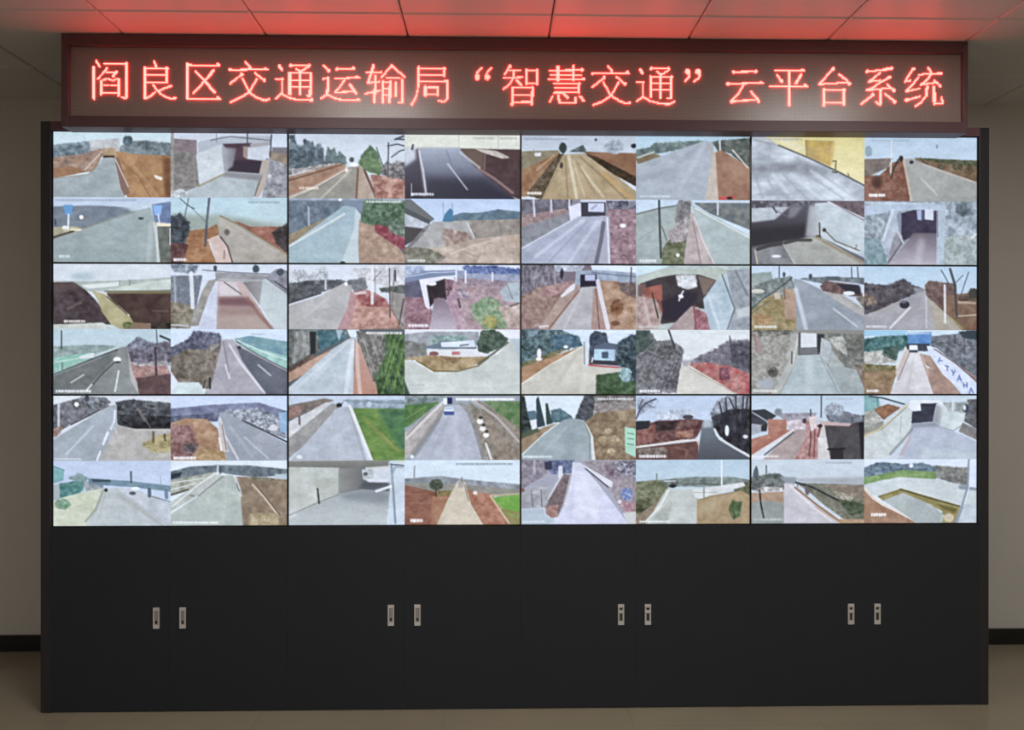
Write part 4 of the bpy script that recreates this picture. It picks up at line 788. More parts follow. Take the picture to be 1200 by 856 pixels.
def low_1(S):
    f = S(0, 'd2d6da')
    f.F('5a5a5e', '10,72 180,30 270,38 302,58 200,122 100,165 10,215', '8a8a8e', 9, 3); f.F('d8dcdc', '10,24 165,26 10,62'); f.F('54585c', '150,28 280,40 290,60 200,100', '9ca0a4', 8, 5)
    f.L('ccd0d4', '38,60 38,195', 12); f.O('f4f8fa', 128, 68, 10, 10); f.F('8c7468', '10,190 60,170 40,215 10,230', 'a88c80', 8, 3); f.O('4c5060', 180, 40, 10, 16); f.L('3c3c40', '100,168 290,75', 6)
    f.F('3e4044', '328,58 400,45 604,65 604,190 420,188 335,168', '6c6e70', 8, 5); f.F('2c2c30', '345,120 600,130 600,188 420,186 345,165', '44464a', 9, 5)
    for q in ('440,90 500,182', '420,70 470,150', '470,80 520,90'): f.L('8c8680', q, 7, .8)
    f.F('a8a49c', '332,170 420,190 604,190 604,348 240,348 300,222', 'bab6b0', 18)
    f.F('a8aeb4', '296,75 326,72 332,160 302,230 240,348 10,348 10,240 200,130', '9ca4a8', 50); f.L('ccd0d2', '210,175 75,312', 10, .8, 3); f.L('e4e8ea', '322,100 318,150 300,190', 11, .9, 2); f.L('e4e8ea', '285,205 262,262', 14); f.L('eceeee', '248,298 230,342', 9); f.L('c8ccd0', '310,160 330,210', 8, .7, 2)
    f.F('a0946a', '455,265 540,222 604,212 604,300 520,302', 'b4a882', 9, 5); f.L('64543c', '515,205 515,252', 13); f.L('4c4434', '572,215 574,245', 10); f.L('c8c4bc', '420,195 600,192', 6); f.T(20, 335, 150, 'd0d4d4', 8)
    f = S(1, 'c4d0e2>ccd6e4')
    f.F('727890', '600,92 780,75 900,68 1040,62 1185,105 1185,150 840,125 600,148', '888ca0', 14, 2); f.F('54586c', '600,130 840,112 840,150 600,160', '747888', 9, 4)
    f.F('aa7c58', '600,162 680,138 780,142 837,190 855,300 885,348 600,348', 'ba9470', 14, 2); f.F('7a5856', '600,175 710,175 740,280 700,335 600,335', 'a87e76', 8, 9); f.F('4c484c', '660,265 740,260 720,305 670,305', '7c6c68', 8, 7); f.F('a88454', '745,290 870,300 880,348 720,348', 'bc9868', 9, 5)
    f.F('666c76', '855,102 1040,88 1185,150 1185,240 1060,195 900,132', 'bcc0c6', 6, 3); f.L('444446', '960,150 1060,195 1185,255', 10); f.O('d0ccd0', 1115, 185, 22, 14, rag=3)
    f.F('a2a6ac', '848,112 890,118 1185,265 1185,348 885,348 850,200', '949aa2', 50); f.L('dcd8d6', '850,140 872,220 940,340', 11, .9, 1); f.L('c8ccd2', '970,230 1090,335', 9, .7, 3); f.L('c0c4c8', '900,180 1010,330', 14, .4, 5)
    f.F('c8bcb4', '840,150 858,170 890,300 862,300'); f.L('6c5c5c', '858,170 880,290', 5); f.L('ece4e0', '845,235 855,292', 12); f.F('8caac4', '1142,112 1185,108 1185,215 1150,200', '9cb4cc', 10)
    f.T(618, 332, 725, 'f8f8f8', 13)
    f = S(2, 'bac6d8>c6d0e0')
    f.F('7aa8a8', '10,368 66,390 60,442 10,458', '8cb4b4', 14); f.L('5c8c8c', '10,370 66,392', 5); f.F('4a7a78', '35,462 170,440 160,492 100,535 35,535', '6c948c', 10, 5); f.F('6a8480', '88,432 140,408 182,432 172,455', '88989a', 8, 7)
    f.F('8c9498', '165,450 250,445 265,482 180,515', 'aeb4b8', 9, 4)
    f.F('6a8290', '185,434 400,448 604,472 604,500 400,476 195,462', '7c929c', 20); f.F('44545c', '200,436 300,440 300,452 210,452', e=2); f.L('4c545c', '402,400 403,452', 11); f.L('8c9ca8', '550,420 552,470', 4)
    f.F('c2c6ae', '10,545 180,500 262,485 245,560 180,676 10,676', 'ced2bc', 30); f.F('c4c8cc', '265,480 420,488 604,565 604,676 490,676 340,520', 'b4b8bc', 24); f.F('a6b0ae', '10,472 40,462 42,540 10,545'); f.O('6a8a70', 58, 565, 38, 24, '8ca48c', 7, 7)
    f.F('b0b6b4', '262,490 340,492 390,550 510,676 175,676 240,560', 'bcc2be', 40); f.L('8a8e88', '262,492 225,590 175,650', 12, .8, 2); f.L('9ca09c', '275,500 240,640', 6, .6, 2); f.L('a2a69e', '340,515 560,670', 24, .7, 3); f.L('8c9490', '330,490 600,676', 5, .5, 2)
    f.O('303438', 276, 493, 8, 8); f.O('5a6266', 410, 509, 16, 8); f.O('e0e4e4', 425, 485, 22, 7); f.L('505a62', '495,490 496,522', 20); f.L('6c7c88', '580,495 582,530', 20); f.L('6c7474', '510,525 600,552', 6)
    f = S(3, 'd6dee2')
    f.F('5c6870', '596,402 700,375 840,368 1000,370 1185,390 1185,422 1000,425 830,402 596,455', '808a8c', 12, 2); f.F('303c48', '596,415 660,400 650,425 596,440', e=2)
    f.F('8a8c78', '596,445 830,402 712,485 596,525', 'b6b8ac', 14); f.L('d2d6ce', '600,458 770,432', 7); f.L('d2d6ce', '600,492 730,458', 7); f.L('5a5246', '600,518 690,490', 12)
    f.F('84705a', '925,425 1185,440 1185,672 960,672 950,500', '9e8a72', 13); f.F('b0bec0', '1125,415 1185,412 1185,438 1120,435'); f.F('8c8470', '1000,425 1120,435 1120,445 1000,445', '747060', 9, 3)
    f.F('babeb6', '815,412 852,415 720,530 596,605 596,560', 'aeb2aa', 16); f.L('d4d8d0', '825,408 740,465 612,575', 10)
    f.F('aab2aa', '850,420 912,418 945,485 962,672 596,672 596,620 740,525', 'b6bcb2', 40); f.L('888c84', '862,425 790,480 740,522', 9); f.L('74786c', '700,520 720,522', 8); f.L('ccd0c8', '880,440 860,660', 20, .4, 6)
    f.L('d2d6d4', '925,428 940,475 952,520', 18, .8, 3); f.L('5c5c58', '930,460 945,500', 6); f.L('ccbca4', '1010,465 1070,530 1132,612', 10); f.L('5c5044', '1030,468 1150,620', 5)
    f.F('a89268', '1000,615 1140,612 1140,672 1000,672', 'b8a680', 8, 8); f.L('dcdcd8', '838,372 835,410', 10); f.L('4c5860', '850,380 850,410', 7); f.T(615, 657, 840, 'e4e8e0', 10)

def low_2(S):
    f = S(0, 'c0cad6')
    f.F('6a625e', '18,75 200,40 245,48 18,152', '8c827a', 14); f.F('d6d6d4', '18,168 205,60 232,62 90,180 18,240', 'c4c4c2', 16); f.L('5a524e', '75,128 76,165', 12); f.F('8c6c64', '18,90 90,70 80,120 18,140', 'a88478', 10, 3)
    f.F('8a8886', '235,64 278,78 150,225 18,335 18,240', 'a2a09c', 20); f.F('8696a0', '300,45 604,48 604,102 345,95', 'a4b0ba', 12, 3); f.L('5c686c', '290,50 600,62', 6, .6, 2)
    f.F('5c8048', '340,88 604,92 604,348 440,348', '7a9452', (26, 9)); f.F('486c50', '460,95 604,92 604,300 560,270', '5c8458', 14, e=8); f.L('98985a', '390,130 470,215 570,300', 18, .7, 6); f.L('b4a468', '480,210 540,275', 9, .5, 3); f.L('7c9450', '400,140 460,330', 16, .5, 6); f.O('b8c4cc', 420, 68, 10, 14)
    f.F('a8aeb6', '262,85 322,80 365,200 408,348 30,348', 'b6bac0', 50); f.L('a4a4a4', '322,92 398,340', 12); f.L('dededa', '325,78 370,190 432,342', 18); f.L('b0b4b8', '325,110 405,330', 5, .6); f.O('20242a', 272, 72, 13, 9); f.L('3c3c3c', '290,60 262,85', 5); f.O('d8dcdc', 75, 325, 14, 9)
    f = S(1, '98a0a8')
    f.F('4a6c44', '590,72 740,40 765,58 620,172 590,182', '6a8a50', 12); f.L('8c9c68', '600,140 700,80', 6, .7); f.F('9ca4ac', '590,24 800,28 760,55 590,72', '6c7c74', 10, 3)
    f.F('a29c96', '785,50 802,80 645,290 590,345 590,215 740,90', 'b8b2ac', 10); f.L('d4d0cc', '788,55 700,140 605,235', 13); f.L('807874', '785,110 720,200 640,310', 30, .6, 5); f.L('8c847c', '720,100 610,220', 6)
    f.F('b2b6be', '800,76 868,72 912,112 955,230 985,348 635,348 725,230 780,130', 'a8acb4', 40); f.L('9aa0a8', '815,130 725,320', 20, .5, 5); f.L('c8ccd2', '850,130 850,330', 30, .4, 8)
    f.F('8a8886', '862,62 922,70 1015,340 980,345 940,200 905,110', '9a9894', 18)
    f.F('7a7466', '915,55 965,100 1005,220 1070,348 1005,348', '988f80', 9, 2); f.F('a09484', '955,45 1172,180 1172,348 1060,348 1000,200', '80746a', 9); f.F('52764a', '985,52 1172,55 1172,190 1060,110', '80906a', 12); f.L('b6b2ac', '930,48 1050,130 1160,250', 14); f.L('8c887c', '950,80 1100,210 1165,300', 8, .7)
    for x, y in ((968, 152), (982, 188), (998, 220)): f.O('e2e0da', x, y, 14, 12, rag=2); f.O('4c463c', x+4, y-18, 9, 7)
    f.L('e4e0dc', '998,262 1025,338', 12); f.F('2c3460', '805,36 830,36 830,66 805,66'); f.F('dce4ec', '788,40 805,38 805,68 790,70'); f.F('d4e0f2', '795,84 835,84 838,106 792,106'); f.F('48588a', '790,104 840,104 838,120 792,120'); f.L('8c98b0', '798,90 832,90', 5)
    f.T(850, 44, 1140, 'f4f4f4', 12); f.O('dce0e0', 632, 325, 8, 8)
    f = S(2, 'c4c8c0')
    f.F('8c8c84>6e6e68', '18,346 525,342 525,368 300,384 18,382'); f.F('c2c6be', '18,376 272,380 272,512 18,618', 'b4b8ae', 30); f.F('b8bcb2', '160,440 270,428 270,512 160,548', 'aeb2a8', 20)
    f.F('94948e|4c4c50', '268,384 400,374 412,450 500,460 520,495 268,510', e=3); f.F('54585e', '390,450 522,448 522,510 360,505', e=9)
    f.F('d2d6da', '385,390 528,378 522,452 420,450 390,435', 'c4c8cc', 24, e=1); f.F('a4a8a8', '385,390 440,386 440,432 392,436', 'c0c4c4', 10); f.O('5c605e', 402, 410, 10, 8)
    f.F('a4aaa8>b8beba', '18,622 270,512 385,488 520,498 520,668 18,668'); f.F('80868a', '270,512 390,488 520,495 518,560 300,540', e=14, k=.8); f.F('c4c8c4', '18,590 60,580 60,620 18,640', e=5); f.L('7c807c', '18,618 160,555 270,512', 5)
    f.L('30302a', '165,483 173,555', 10)
    f.F('bcc8ce', '518,348 604,358 604,668 508,668 525,480', 'c8d2d8', 24); f.L('6c7882', '530,365 540,500 550,655', 11, .9, 1); f.L('98a4ac', '585,375 550,375 535,410 532,470', 11); f.L('5c6468', '525,362 590,368', 8); f.L('e8ecf0', '455,496 528,472', 14); f.L('6c747c', '450,485 520,462', 4)
    f = S(3, 'ccdae0>d2dade'); f.T(850, 362, 1130, '8c949a', 8)
    f.F('84888c', '590,435 780,422 900,440 1172,465 1172,510 590,485', '989ea2', 14, 2); f.F('8a8880', '590,455 860,462 1172,492 1172,525 940,518 590,505', '9c988c', 12)
    f.L('8c9090', '645,372 638,500', 8); f.L('8c9494', '715,430 716,480', 8)
    f.F('a06850', '590,465 700,490 825,520 775,668 590,668', '88503c', (14, 7)); f.F('b47e58', '730,520 818,520 775,668 725,668', 'a46c4c', 14, e=3)
    f.O('4a5246', 752, 465, 34, 27, '5f675a', 7, 5); f.L('4c4840', '750,480 750,522', 9); f.F('8c7c50', '760,495 830,495 820,515 760,520', '746844', 8, 3)
    f.F('a8644a', '905,490 1030,515 1115,650 1115,668 975,668 930,580', 'b87e60', 12, 2); f.F('c6baa2', '858,448 892,450 922,560 985,668 755,668 810,540', 'd2c6ae', 30); f.L('8a8274', '892,465 912,545', 7); f.F('a8a49c', '860,440 892,445 885,480 860,480', e=3); f.L('7c7c78', '878,430 878,450', 8)
    f.F('6ca048', '1028,530 1172,512 1172,612 1080,582', '80ac58', 14); f.F('8a8258', '1068,582 1172,606 1172,668 1110,660', '9c9060', 9); f.L('78a458', '1090,600 1160,632', 10, .7, 3); f.L('d4b890', '1020,520 1060,580 1112,655', 10); f.L('c0ac88', '1020,518 1080,515 1160,510', 9); f.O('d8d4d0', 945, 505, 10, 8)
    f.T(625, 643, 685, 'fcf8f4', 16)

def low_3(S):
    f = S(0, 'd4dee2')
    f.F('5c7480', '55,105 100,98 112,140 65,150', rag=4); f.F('d8dadc', '68,150 112,140 155,145 155,170 75,185'); f.F('4a6670', '178,98 220,90 275,125 285,148 178,160', '6c848a', 8, 5)
    f.F('343e40', '28,24 45,30 60,110 84,205 28,225', '48524e', 10, 3); f.F('384850', '104,45 114,28 130,100 147,172 108,182'); f.F('3c4c48', '150,65 158,62 182,160 155,168')
    f.F('8c7458', '28,222 180,168 225,158 28,320', 'a68e6e', 16); f.F('54604c', '28,215 110,185 120,200 28,235', rag=3)
    f.F('3a4044', '293,142 320,70 342,24 410,24 405,110 350,158', '62646a', 8, 5); f.F('7c7674', '395,40 596,45 596,105 380,125', 'a69e96', 7, 4); f.F('54504c', '380,24 596,24 596,50 400,60', '8c8884', 8, 6)
    f.F('a08c6c', '345,155 400,112 596,90 596,345 395,345 380,220', '80684e', 9, 2)
    for x, y in ((455, 200), (490, 240), (530, 130), (430, 240), (470, 300)): f.O('c8b48c', x, y, 18, 14, 'a48c68', 6, 7)
    f.F('a0aaac', '240,145 275,138 335,145 368,205 375,345 28,345 28,315 180,180', '94a0a2', 50); f.L('d0ccc0', '343,160 380,230 382,338', 8); f.L('6c685c', '340,158 366,230 366,340', 5, .6); f.L('dce0da', '215,158 140,215 36,315', 6); f.L('b8c0c0', '250,180 120,330', 14, .5, 5)
    f.F('a8d0b8', '538,180 590,190 590,330 540,302'); f.L('5c8c6c', '550,210 580,215', 6); f.L('5c8c6c', '550,235 580,240', 6); f.L('5c8c6c', '550,262 580,268', 6)
    f.T(40, 326, 180, 'dce0e0', 9); f.T(405, 42, 580, 'e0e0e0', 8)
    f = S(1, 'b8c6d8>cad2da')
    f.F('8890a0', '600,40 700,45 680,90 600,120', 'bcc8d6', 6, 14); f.L('4a4a56', '592,140 615,90 640,62 690,42', 10); f.L('54545e', '605,90 625,45', 7); f.L('5c5c66', '640,62 680,85', 5); f.F('a4aab4', '700,110 880,95 880,150 700,150', 'c8d0da', 6, 12); f.O('4c4c54', 852, 132, 26, 10, rag=4)
    f.F('5a3a3a', '588,180 700,150 890,142 942,150 890,235 588,275', '80605a', 9, 3); f.F('3a3032', '690,155 800,150 790,190 690,200', '544444', 8, 5); f.F('8a5650', '600,195 690,165 675,250 600,270', 'a06a60', 8, 7); f.F('b07a5c', '790,205 880,195 870,235 790,230', '7c4c44', 7, 6); f.F('30343a', '588,152 662,150 655,185 588,195')
    f.F('5e4440', '588,285 720,270 902,250 908,345 588,345', '785048', 14); f.F('8c8478', '600,290 740,280 750,310 700,325 600,320', '5c4c48', 7, 6); f.L('9c7468', '790,280 850,295 840,330', 8, .7, 2); f.L('c8b0a8', '892,240 908,270 905,330', 9)
    f.L('d8d0c6', '588,280 720,263 820,248 905,244', 12)
    f.F('7a828a>50545a', '925,155 968,150 990,225 1172,335 1172,345 898,345 912,250'); f.F('a8b0b8', '930,145 968,145 972,180 925,185', e=4)
    f.F('70707a', '965,115 1000,50 1060,24 1172,24 1172,150 980,150', 'b0b8c2', 7, 8); f.F('44444c', '970,130 1060,95 1172,90 1172,325 1040,250 985,195', '2a2a30', (7, 14), 5)
    for q in ('1040,40 1060,240', '1090,30 1100,260', '1130,30 1120,200', '1010,60 1030,160', '1085,90 1060,40', '1150,40 1135,150'): f.L('34343a', q, 9)
    f.L('d6dada', '985,192 1010,238 1080,280 1160,325', 14); f.O('d8dce2', 1047, 198, 9, 26); f.O('c8ccd4', 1140, 228, 12, 8); f.T(610, 325, 745, 'f8f8f8', 13)
    f = S(2, 'a4a4ae')
    f.F('a099a0', '28,340 155,340 160,405 28,490', '7a727c', 8, 2); f.F('788098', '145,345 290,342 280,405 175,410', '56607e', 8, 3); f.F('3c4050', '145,352 180,352 180,388 148,388'); f.L('d0d0d8', '95,350 95,410', 12, .6, 3)
    f.F('b6b6b6', '28,495 165,468 165,575 28,580', '949498', 14); f.L('6c6c70', '80,495 88,575', 6); f.L('6c6c70', '128,490 132,572', 6); f.O('8c5c5c', 38, 490, 8, 10)
    f.L('dcdce0', '222,380 222,425', 24); f.L('ccccd0', '228,420 165,535', 13)
    f.F('665c5c', '240,412 272,420 240,560 212,620 180,630 148,605 165,540', '88787a', 8, 1); f.L('b8b4ba', '270,425 238,560 208,625 178,632 148,605', 6); f.F('b48a7e', '152,570 212,565 205,620 175,628 150,605', '946c64', 8, 3)
    f.F('c6c6d6', '283,352 322,358 420,480 560,668 28,668 28,585 148,580 150,612 180,634 212,626 240,570 276,440', 'd2d4de', 50); f.F('b0bcc2', '28,588 145,582 150,615 200,640 150,668 28,668', e=4); f.L('e0e0ea', '330,420 400,640', 30, .5, 9); f.L('b4b4c4', '290,420 270,640', 20, .4, 8)
    f.F('8a8286', '335,348 596,342 596,605 530,605 470,500', 'aaa0a4', 8); f.F('b8b8c2', '480,355 596,345 596,435 500,402', '504c58', 7, 3); f.F('6c5c64', '440,370 490,365 510,420 460,440', '948890', 7, 5)
    f.F('d2d2d8', '325,362 478,452 472,478 420,450'); f.L('4a4a52', '345,385 400,430 452,474', 8)
    f.O('566a9c', 546, 512, 26, 30, 'a8b4d0', 6, 5); f.F('9c7a80', '500,540 596,560 596,602 540,602', 'b89aa0', 7, 4); f.O('d8d0d4', 512, 550, 10, 8); f.F('c8c8c4', '528,605 596,600 596,668 556,668'); f.T(40, 648, 150, 'd4d8dc', 8)
    f = S(3, 'b2c6d0>c6ced2')
    f.F('8a948e', '695,445 800,435 900,428 1060,428 1172,445 1172,480 960,475 720,475', '747e76', 10, 3); f.F('5c6050', '1080,465 1172,450 1172,520 1085,500', '78785c', 9, 3)
    f.F('686c54', '590,452 700,442 755,478 705,560 630,622 590,622', '888a70', 8, 3); f.F('4c503c', '590,540 660,530 650,600 590,605', '6c6c54', 8, 6); f.L('78807a', '696,412 695,445', 7)
    f.F('8a7a66', '590,628 740,520 756,480 700,600 650,668 590,668', '9c8c76', 10)
    f.F('c2c6be', '745,488 925,490 932,525 892,552 892,668 640,668', 'b2b6ae', 40); f.F('a2a69e', '692,615 762,545 775,560 745,668 650,668', 'b0b4ac', 16, e=2); f.L('e2e6de', '756,492 715,570 640,650', 9); f.O('566058', 768, 460, 34, 18, '747c78', 7, 4); f.O('2c302c', 775, 472, 16, 8); f.L('cdd1d1', '735,448 790,448', 6)
    f.L('4c4c48', '830,465 920,460 1030,470', 8, .8, 1)
    f.F('dadcd8', '875,492 1130,455 1138,472 930,532 890,532', 'cccec8', 18); f.L('a8a89c', '880,505 1000,505', 4)
    f.F('a68a5e', '892,552 960,522 1120,498 1172,525 1172,668 892,668', 'b69a74', 16); f.F('b8a884', '900,560 1000,545 980,600 910,610', e=8, k=.6); f.L('8c7c58', '893,545 960,528 1100,500', 5); f.L('c4c0b8', '893,545 893,668', 8)
    f.F('485a3c', '1058,590 1078,538 1100,555 1122,545 1112,622 1075,635', '6c7c5a', 7, 7); f.L('4c4c38', '1085,610 1085,640', 7); f.L('dee4e4', '1020,345 1021,474', 9); f.L('8a8a82', '932,480 932,532', 8); f.T(610, 650, 760, 'dce0d8', 9)

def low_4(S):
    f = S(0, 'bacad4>ccd2d8'); f.T(415, 42, 550, 'a8b4bc', 7)
    f.L('54585e', '392,26 390,132', 8); f.F('8a868e', '160,115 365,112 352,142 220,148', 'a29ea4', 9, 4); f.O('7c848a', 178, 105, 18, 14, rag=6); f.L('4c4c54', '338,95 338,180', 9)
    f.F('3e4248', '38,100 110,93 168,125 130,152 38,135'); f.F('b2b6bc', '38,160 125,148 102,202 38,220', '9ca0a6', 14); f.F('4a4a50', '38,130 125,150 110,170 38,160'); f.L('aaaeb4', '42,103 128,155', 8); f.F('3c3838', '95,175 125,160 120,200 95,200')
    f.F('b06c54', '128,142 222,145 216,198 130,222', 'bc7c66', 14); f.F('a65e4a', '38,242 210,195 245,200 38,322', 'c08068', 14)
    f.F('b4a2a6', '218,150 320,142 325,195 240,198', 'dad2d4', 7, 4); f.O('4c444c', 308, 150, 10, 12); f.F('a49490', '258,195 335,190 305,260 262,345 100,345', 'b2a29c', 24); f.L('d6d2ce', '252,198 170,250 50,325', 18); f.L('4e4e4e', '255,205 110,318', 9); f.L('b08478', '130,180 240,195', 6, .5)
    f.F('c49890', '315,155 365,130 376,250 388,345 258,345 312,240', 'a87068', 9, 2); f.L('54424a', '335,150 340,240 330,320', 8); f.F('d8c8c4', '330,130 365,128 368,190 340,200', rag=3); f.L('703c3c', '360,190 355,330', 9, .7)
    f.F('d4d0cc', '376,180 412,168 445,345 376,345', 'c4beba', 18); f.L('8a423e', '388,170 376,225', 14); f.O('4c2c30', 385, 175, 12, 8)
    f.F('4a484a', '408,165 540,162 610,125 610,345 440,345 425,270', '5c5858', 14); f.F('343236', '440,295 500,292 500,345 440,345'); f.L('26242a', '425,290 505,288', 12); f.F('26282e', '575,130 610,120 610,345 590,345', e=5)
    f.F('c4aaa6', '378,152 545,160 530,175 400,170'); f.F('6a6e76', '415,120 470,95 595,128 600,150 540,162 430,152', '84888e', 9, 4); f.O('727880', 455, 95, 45, 30, 'b0b8c0', 6, 9); f.T(50, 325, 180, 'e0dcd8', 8)
    f = S(1, 'c2ced4')
    f.F('78a2a4', '600,24 675,36 692,102 600,185', '8cb0ae', 12); f.F('a8704a', '655,92 720,68 785,85 700,145', '8c5c40', 10, 3); f.L('3e4850', '630,28 700,38 805,68', 9); f.L('5c6468', '670,40 672,80', 5)
    f.F('9a9a90', '600,185 702,150 695,205 600,235', '88887c', 12); f.F('b4b0a4', '600,110 655,95 690,150 600,180', '8c9088', 9, 3)
    f.F('ced2ce', '838,72 852,140 842,190 720,328 600,345 600,228 680,200 790,125', 'bcc4be', 14); f.L('c8b892', '822,72 760,130 680,192 605,225', 11); f.L('8c8470', '815,85 690,195', 4); f.L('a0a8a4', '790,130 785,210', 8, .6)
    f.F('dce0e0', '835,48 985,48 1005,68 890,70 890,104 850,104 826,82'); f.F('383a48', '888,66 972,64 962,152 842,164 846,104 890,102', '484a56', 20)
    f.F('ced6d2', '968,64 1035,100 1112,112 1104,172 1052,198 990,182 950,150', 'bec6c4', 24); f.F('7c7c84|c4ccca', '966,70 1000,85 985,175 952,150', e=4); f.L('9ca4a4', '985,180 1050,200 1105,168', 9)
    f.F('aab2be', '842,165 960,156 1000,188 1062,208 1172,255 1172,345 770,345 830,222', 'b6bac4', 30); f.F('90949e', '845,164 960,157 985,180 840,185', e=4); f.L('787878', '846,190 800,245 735,315', 12, .8, 2); f.L('bca6a6', '835,235 785,325', 16, .8, 4); f.F('c0ccc8', '900,290 1172,290 1172,345 880,345', e=16, k=.5)
    f.F('74706c', '1100,160 1172,195 1172,245 1080,202', '8c8884', 9); f.F('58585e', '1125,45 1172,45 1172,190 1108,152', '707070', 8, 3); f.F('8a908c', '1000,62 1130,58 1112,112 1030,98', 'a4aaa6', 8, 4); f.L('ccd0d8', '1050,26 1050,98', 14); f.O('44505e', 1115, 88, 15, 20); f.O('d8dce4', 1108, 85, 6, 12); f.T(650, 326, 800, 'd0d4d0', 6)
    f = S(2, 'c0cacf>c8cdd0'); f.T(415, 358, 545, '9ca8b0', 7)
    f.F('a6aaae', '190,440 400,432 610,430 610,475 300,455', e=6); f.F('5a646a', '52,430 58,395 70,370 78,395 82,432'); f.L('545c62', '119,370 120,415', 7)
    f.F('58605e', '38,432 130,412 185,412 215,440 205,492 50,492', '80847f', 9, 5); f.F('8c9498', '180,425 270,430 260,465 215,460', e=4); f.F('d8d4d0', '100,475 200,480 200,495 60,498', '8c8880', 7, 4)
    f.F('a88468', '38,508 208,502 210,562 38,585', 'b6987c', 14); f.F('8c928c', '38,560 110,545 208,560 212,668 38,668', '9aa09a', 16); f.L('302e2e', '86,495 92,560 106,632', 11)
    f.F('6a6a5e', '268,458 610,470 610,668 520,650 400,562 330,500', '8a8a78', 9); f.F('948474', '400,470 610,470 610,545 480,500', '80766a', 9, 3); f.F('b8b0a0', '450,500 560,520 540,545 460,530', '80786c', 7, 5)
    f.F('bebabe', '208,462 242,462 335,535 485,668 208,668', 'c8c4c6', 30); f.L('dcd8d4', '240,475 330,560 440,650', 12, .8, 3); f.L('946c4c', '262,480 360,560 490,655', 11); f.L('c49468', '360,575 480,655', 6)
    f.L('32363a', '265,455 350,480 450,533 560,585', 11); f.L('4c5458', '272,455 275,480', 5); f.O('6c6468', 322, 495, 10, 22, rag=3); f.F('444c3a', '470,540 560,555 605,565 600,605 540,620', '586450', 7, 6); f.F('b48c62', '480,640 610,642 610,668 490,668', 'c0a078', 9)
    f.T(55, 640, 200, 'c0c4c0', 9); f.F('9ca49c', '38,600 100,590 110,668 38,668', e=6, k=.4)
    f = S(3, 'd2dae4')
    f.F('5a6e7c', '600,385 640,370 680,356 800,366 900,360 962,380 962,412 800,402 600,445', '84949c', 9, 5); f.F('6a8a54', '600,432 700,415 800,394 965,405 965,440 780,432 600,470', '8aa06e', 12, 2); f.F('94ac74', '700,420 900,410 900,425 700,432', e=4, k=.6); f.O('dcdce0', 840, 372, 10, 10, rag=3)
    f.F('6a6e6a', '955,372 1040,380 1125,385 1125,478 970,435', '928f88', 8, 5)
    f.F('bec6c6', '600,470 700,445 790,430 965,442 1172,490 1172,565 1082,578 900,522 790,492 680,522 640,515', 'cacfcb', 40); f.F('8c949c', '1080,470 1172,485 1172,500 1080,490', e=3)
    f.F('a07252', '600,482 680,560 880,668 600,668', 'b28a6c', 18); f.L('ded2c2', '608,488 650,535 700,568 800,615 890,660', 14)
    f.F('8a8052', '672,526 790,488 1088,575 1060,668 960,668 1000,602 940,572 800,515 702,548', '9e9666', 12); f.F('a4aca8', '702,546 800,510 942,570 1005,622 992,668 880,668 800,610', 'b2b8b4', 30); f.L('585436', '785,490 930,535 1085,578', 9); f.L('6c6840', '680,528 790,494', 8, .8); f.F('6c643c', '960,560 1075,590 1060,612 1000,590', e=5); f.O('c8bca0', 1030, 635, 26, 20, rag=6)
    f.F('c6ced2', '1090,575 1172,560 1172,668 1062,668', 'b8c0c4', 20); f.L('8a929c', '1132,342 1126,480 1100,570 1066,660', 17); f.L('d6dee6', '1138,342 1133,480 1105,575', 6); f.F('d4dce6', '1140,338 1172,338 1172,400 1140,390'); f.T(640, 618, 715, 'f8f4f0', 14)

# ------------------------------------------------------------------ the twelve monitors
# authoring frame of one monitor: left, right, split x; top left, top right, bottom left, bottom right, split y
XR = [(12, 1184, 603), (24, 1166, 596), (32, 1160, 591), (44, 1168, 604)]
YR = [[(15, 27, 669, 669, 344), (33, 37, 668, 672, 356), (39, 43, 674, 677, 360), (44, 46, 676, 679, 361)],
      [(24, 28, 669, 669, 346), (30, 34, 668, 669, 350), (34, 37, 668, 669, 349), (36, 38, 669, 669, 352)],
      [(26, 28, 676, 668, 344), (26, 26, 664, 662, 342), (25, 25, 660, 660, 341), (25, 25, 659, 659, 340)]]
PAINT = [[top_1, top_2, top_3, top_4], [mid_1, mid_2, mid_3, mid_4], [low_1, low_2, low_3, low_4]]
WHAT = [['banked underpass and a stone-walled tunnel, top left corner', 'tree-lined road and a dark night road, top row',
         'tan dirt road between brown fields, top row', 'yellow underpass wall and red roadside earth, top right corner'],
        ['flooded channel and twin highways, middle row at the left end', 'hedge-lined road beside a green thicket, middle row',
         'white house by a road and a red-walled arch, middle row', 'black car and a blue-lettered banner, middle row right end'],
        ['orange hill beside a road, bottom left corner', 'green field, grey tunnel and red earth road, bottom row',
         'cypress trees and a white paved fork, bottom row', 'grey concrete-rimmed pond, bottom right corner']]
NX, NY, BZ = 138, 78, .0038
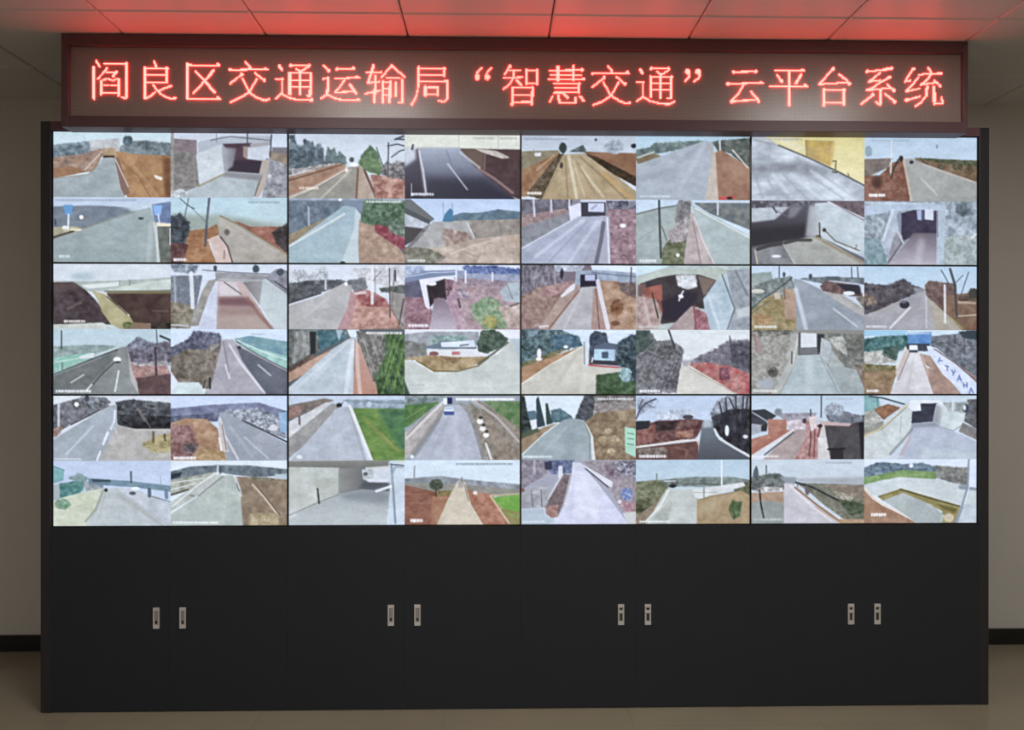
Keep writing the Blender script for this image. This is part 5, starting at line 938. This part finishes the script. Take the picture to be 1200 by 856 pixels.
for r in range(3):
    for k in range(4):
        feeds = {}
        xl, xr, xs = XR[k]; ytl, ytr, ybl, ybr, ys = YR[r][k]
        def S(i, bg):
            f = Feed(xl if i % 2 == 0 else xs, min(ytl, ytr) if i < 2 else ys, bg); feeds[i] = f; return f
        PAINT[r][k](S)
        cx, zb = (k-1.5)*W, Z0+(2-r)*HH
        e = empty('wall_monitor', (cx, 0, zb))
        tag(e, 'video wall monitor showing a '+WHAT[r][k], 'monitor', 'video wall monitors')
        q = MB(); q.box((-W/2+.02, .012, .02), (W/2-.02, .09, HH-.02)); q.box((-.35, .09, .12), (.35, .11, HH-.12)); q.build('casing', M_CASE, e, .004)
        q = MB(); g = .0003
        q.box((-W/2+g, -.003, g), (-W/2+BZ, .0115, HH-g)); q.box((W/2-BZ, -.003, g), (W/2-g, .0115, HH-g))
        q.box((-W/2+BZ, -.003, g), (W/2-BZ, .0115, BZ)); q.box((-W/2+BZ, -.003, HH-BZ), (W/2-BZ, .0115, HH-g))
        q.box((-W/2+BZ, .004, BZ), (W/2-BZ, .0115, HH-BZ))
        q.build('bezel', M_BEZEL, e)
        for i in range(4):
            f = feeds[i]; img = .5*f.c+.5*blur(f.c, 1)
            img = img+.28*(img-blur(img, 4))
            grain = (vnoise(f.h, f.w, 4, 3)-.5)*.12+(vnoise(f.h, f.w, 30, 12)-.5)*.12
            img = .47+(img-.47)*1.13
            img = np.clip(img*(1+grain[:, :, None])*np.array([.985, 1.005, 1.055]), 0, 1)
            a0, a1 = ((-W/2+BZ, 0.0), (0.0, W/2-BZ))[i % 2]
            b0, b1 = ((HH-BZ, HH/2), (HH/2, BZ))[i // 2]
            u = np.linspace(0, 1, NX+1); v = np.linspace(0, 1, NY+1)
            U, V = np.meshgrid(u, v)
            PX = (xl+(xs-xl)*U) if i % 2 == 0 else (xs+(xr-xs)*U)
            T = (PX-xl)/(xr-xl)
            yt, yb_ = ytl+(ytr-ytl)*T, ybl+(ybr-ybl)*T
            mid = ys+(yt-(ytl+ytr)/2)*.4
            PY = (yt+(mid-yt)*V) if i < 2 else (mid+(yb_-mid)*V)
            sx = np.clip((PX-f.ox)*RS-.5, 0, f.w-1.01); sy = np.clip((PY-f.oy)*RS-.5, 0, f.h-1.01)
            xi, yi = sx.astype(int), sy.astype(int); fx, fy = (sx-xi)[..., None], (sy-yi)[..., None]
            px = (img[yi, xi]*(1-fx)+img[yi, xi+1]*fx)*(1-fy)+(img[yi+1, xi]*(1-fx)+img[yi+1, xi+1]*fx)*fy
            px = np.clip(px, 0, 1)
            px = np.where(px <= .04045, px/12.92, ((px+.055)/1.055)**2.4)
            co = np.stack([a0+(a1-a0)*U, np.full(U.shape, .0025), b0+(b1-b0)*V], -1).reshape(-1, 3)
            n = (NX+1)*(NY+1)
            idx = np.arange(n).reshape(NY+1, NX+1)
            quads = np.stack([idx[:-1, :-1], idx[1:, :-1], idx[1:, 1:], idx[:-1, 1:]], -1).reshape(-1, 4)
            me = bpy.data.meshes.new('camera_picture')
            me.vertices.add(n); me.vertices.foreach_set('co', co.ravel())
            me.loops.add(quads.size); me.loops.foreach_set('vertex_index', quads.ravel().astype(np.int32))
            me.polygons.add(len(quads)); me.polygons.foreach_set('loop_start', np.arange(0, quads.size, 4, dtype=np.int32))
            me.update(calc_edges=True)
            at_ = me.color_attributes.new('picture', 'FLOAT_COLOR', 'POINT')
            at_.data.foreach_set('color', np.concatenate([px.reshape(-1, 3), np.ones((n, 1))], 1).astype(np.float32).ravel())
            me.materials.append(M_PIC)
            o = bpy.data.objects.new('camera_picture', me); COL.objects.link(o); o.parent = e
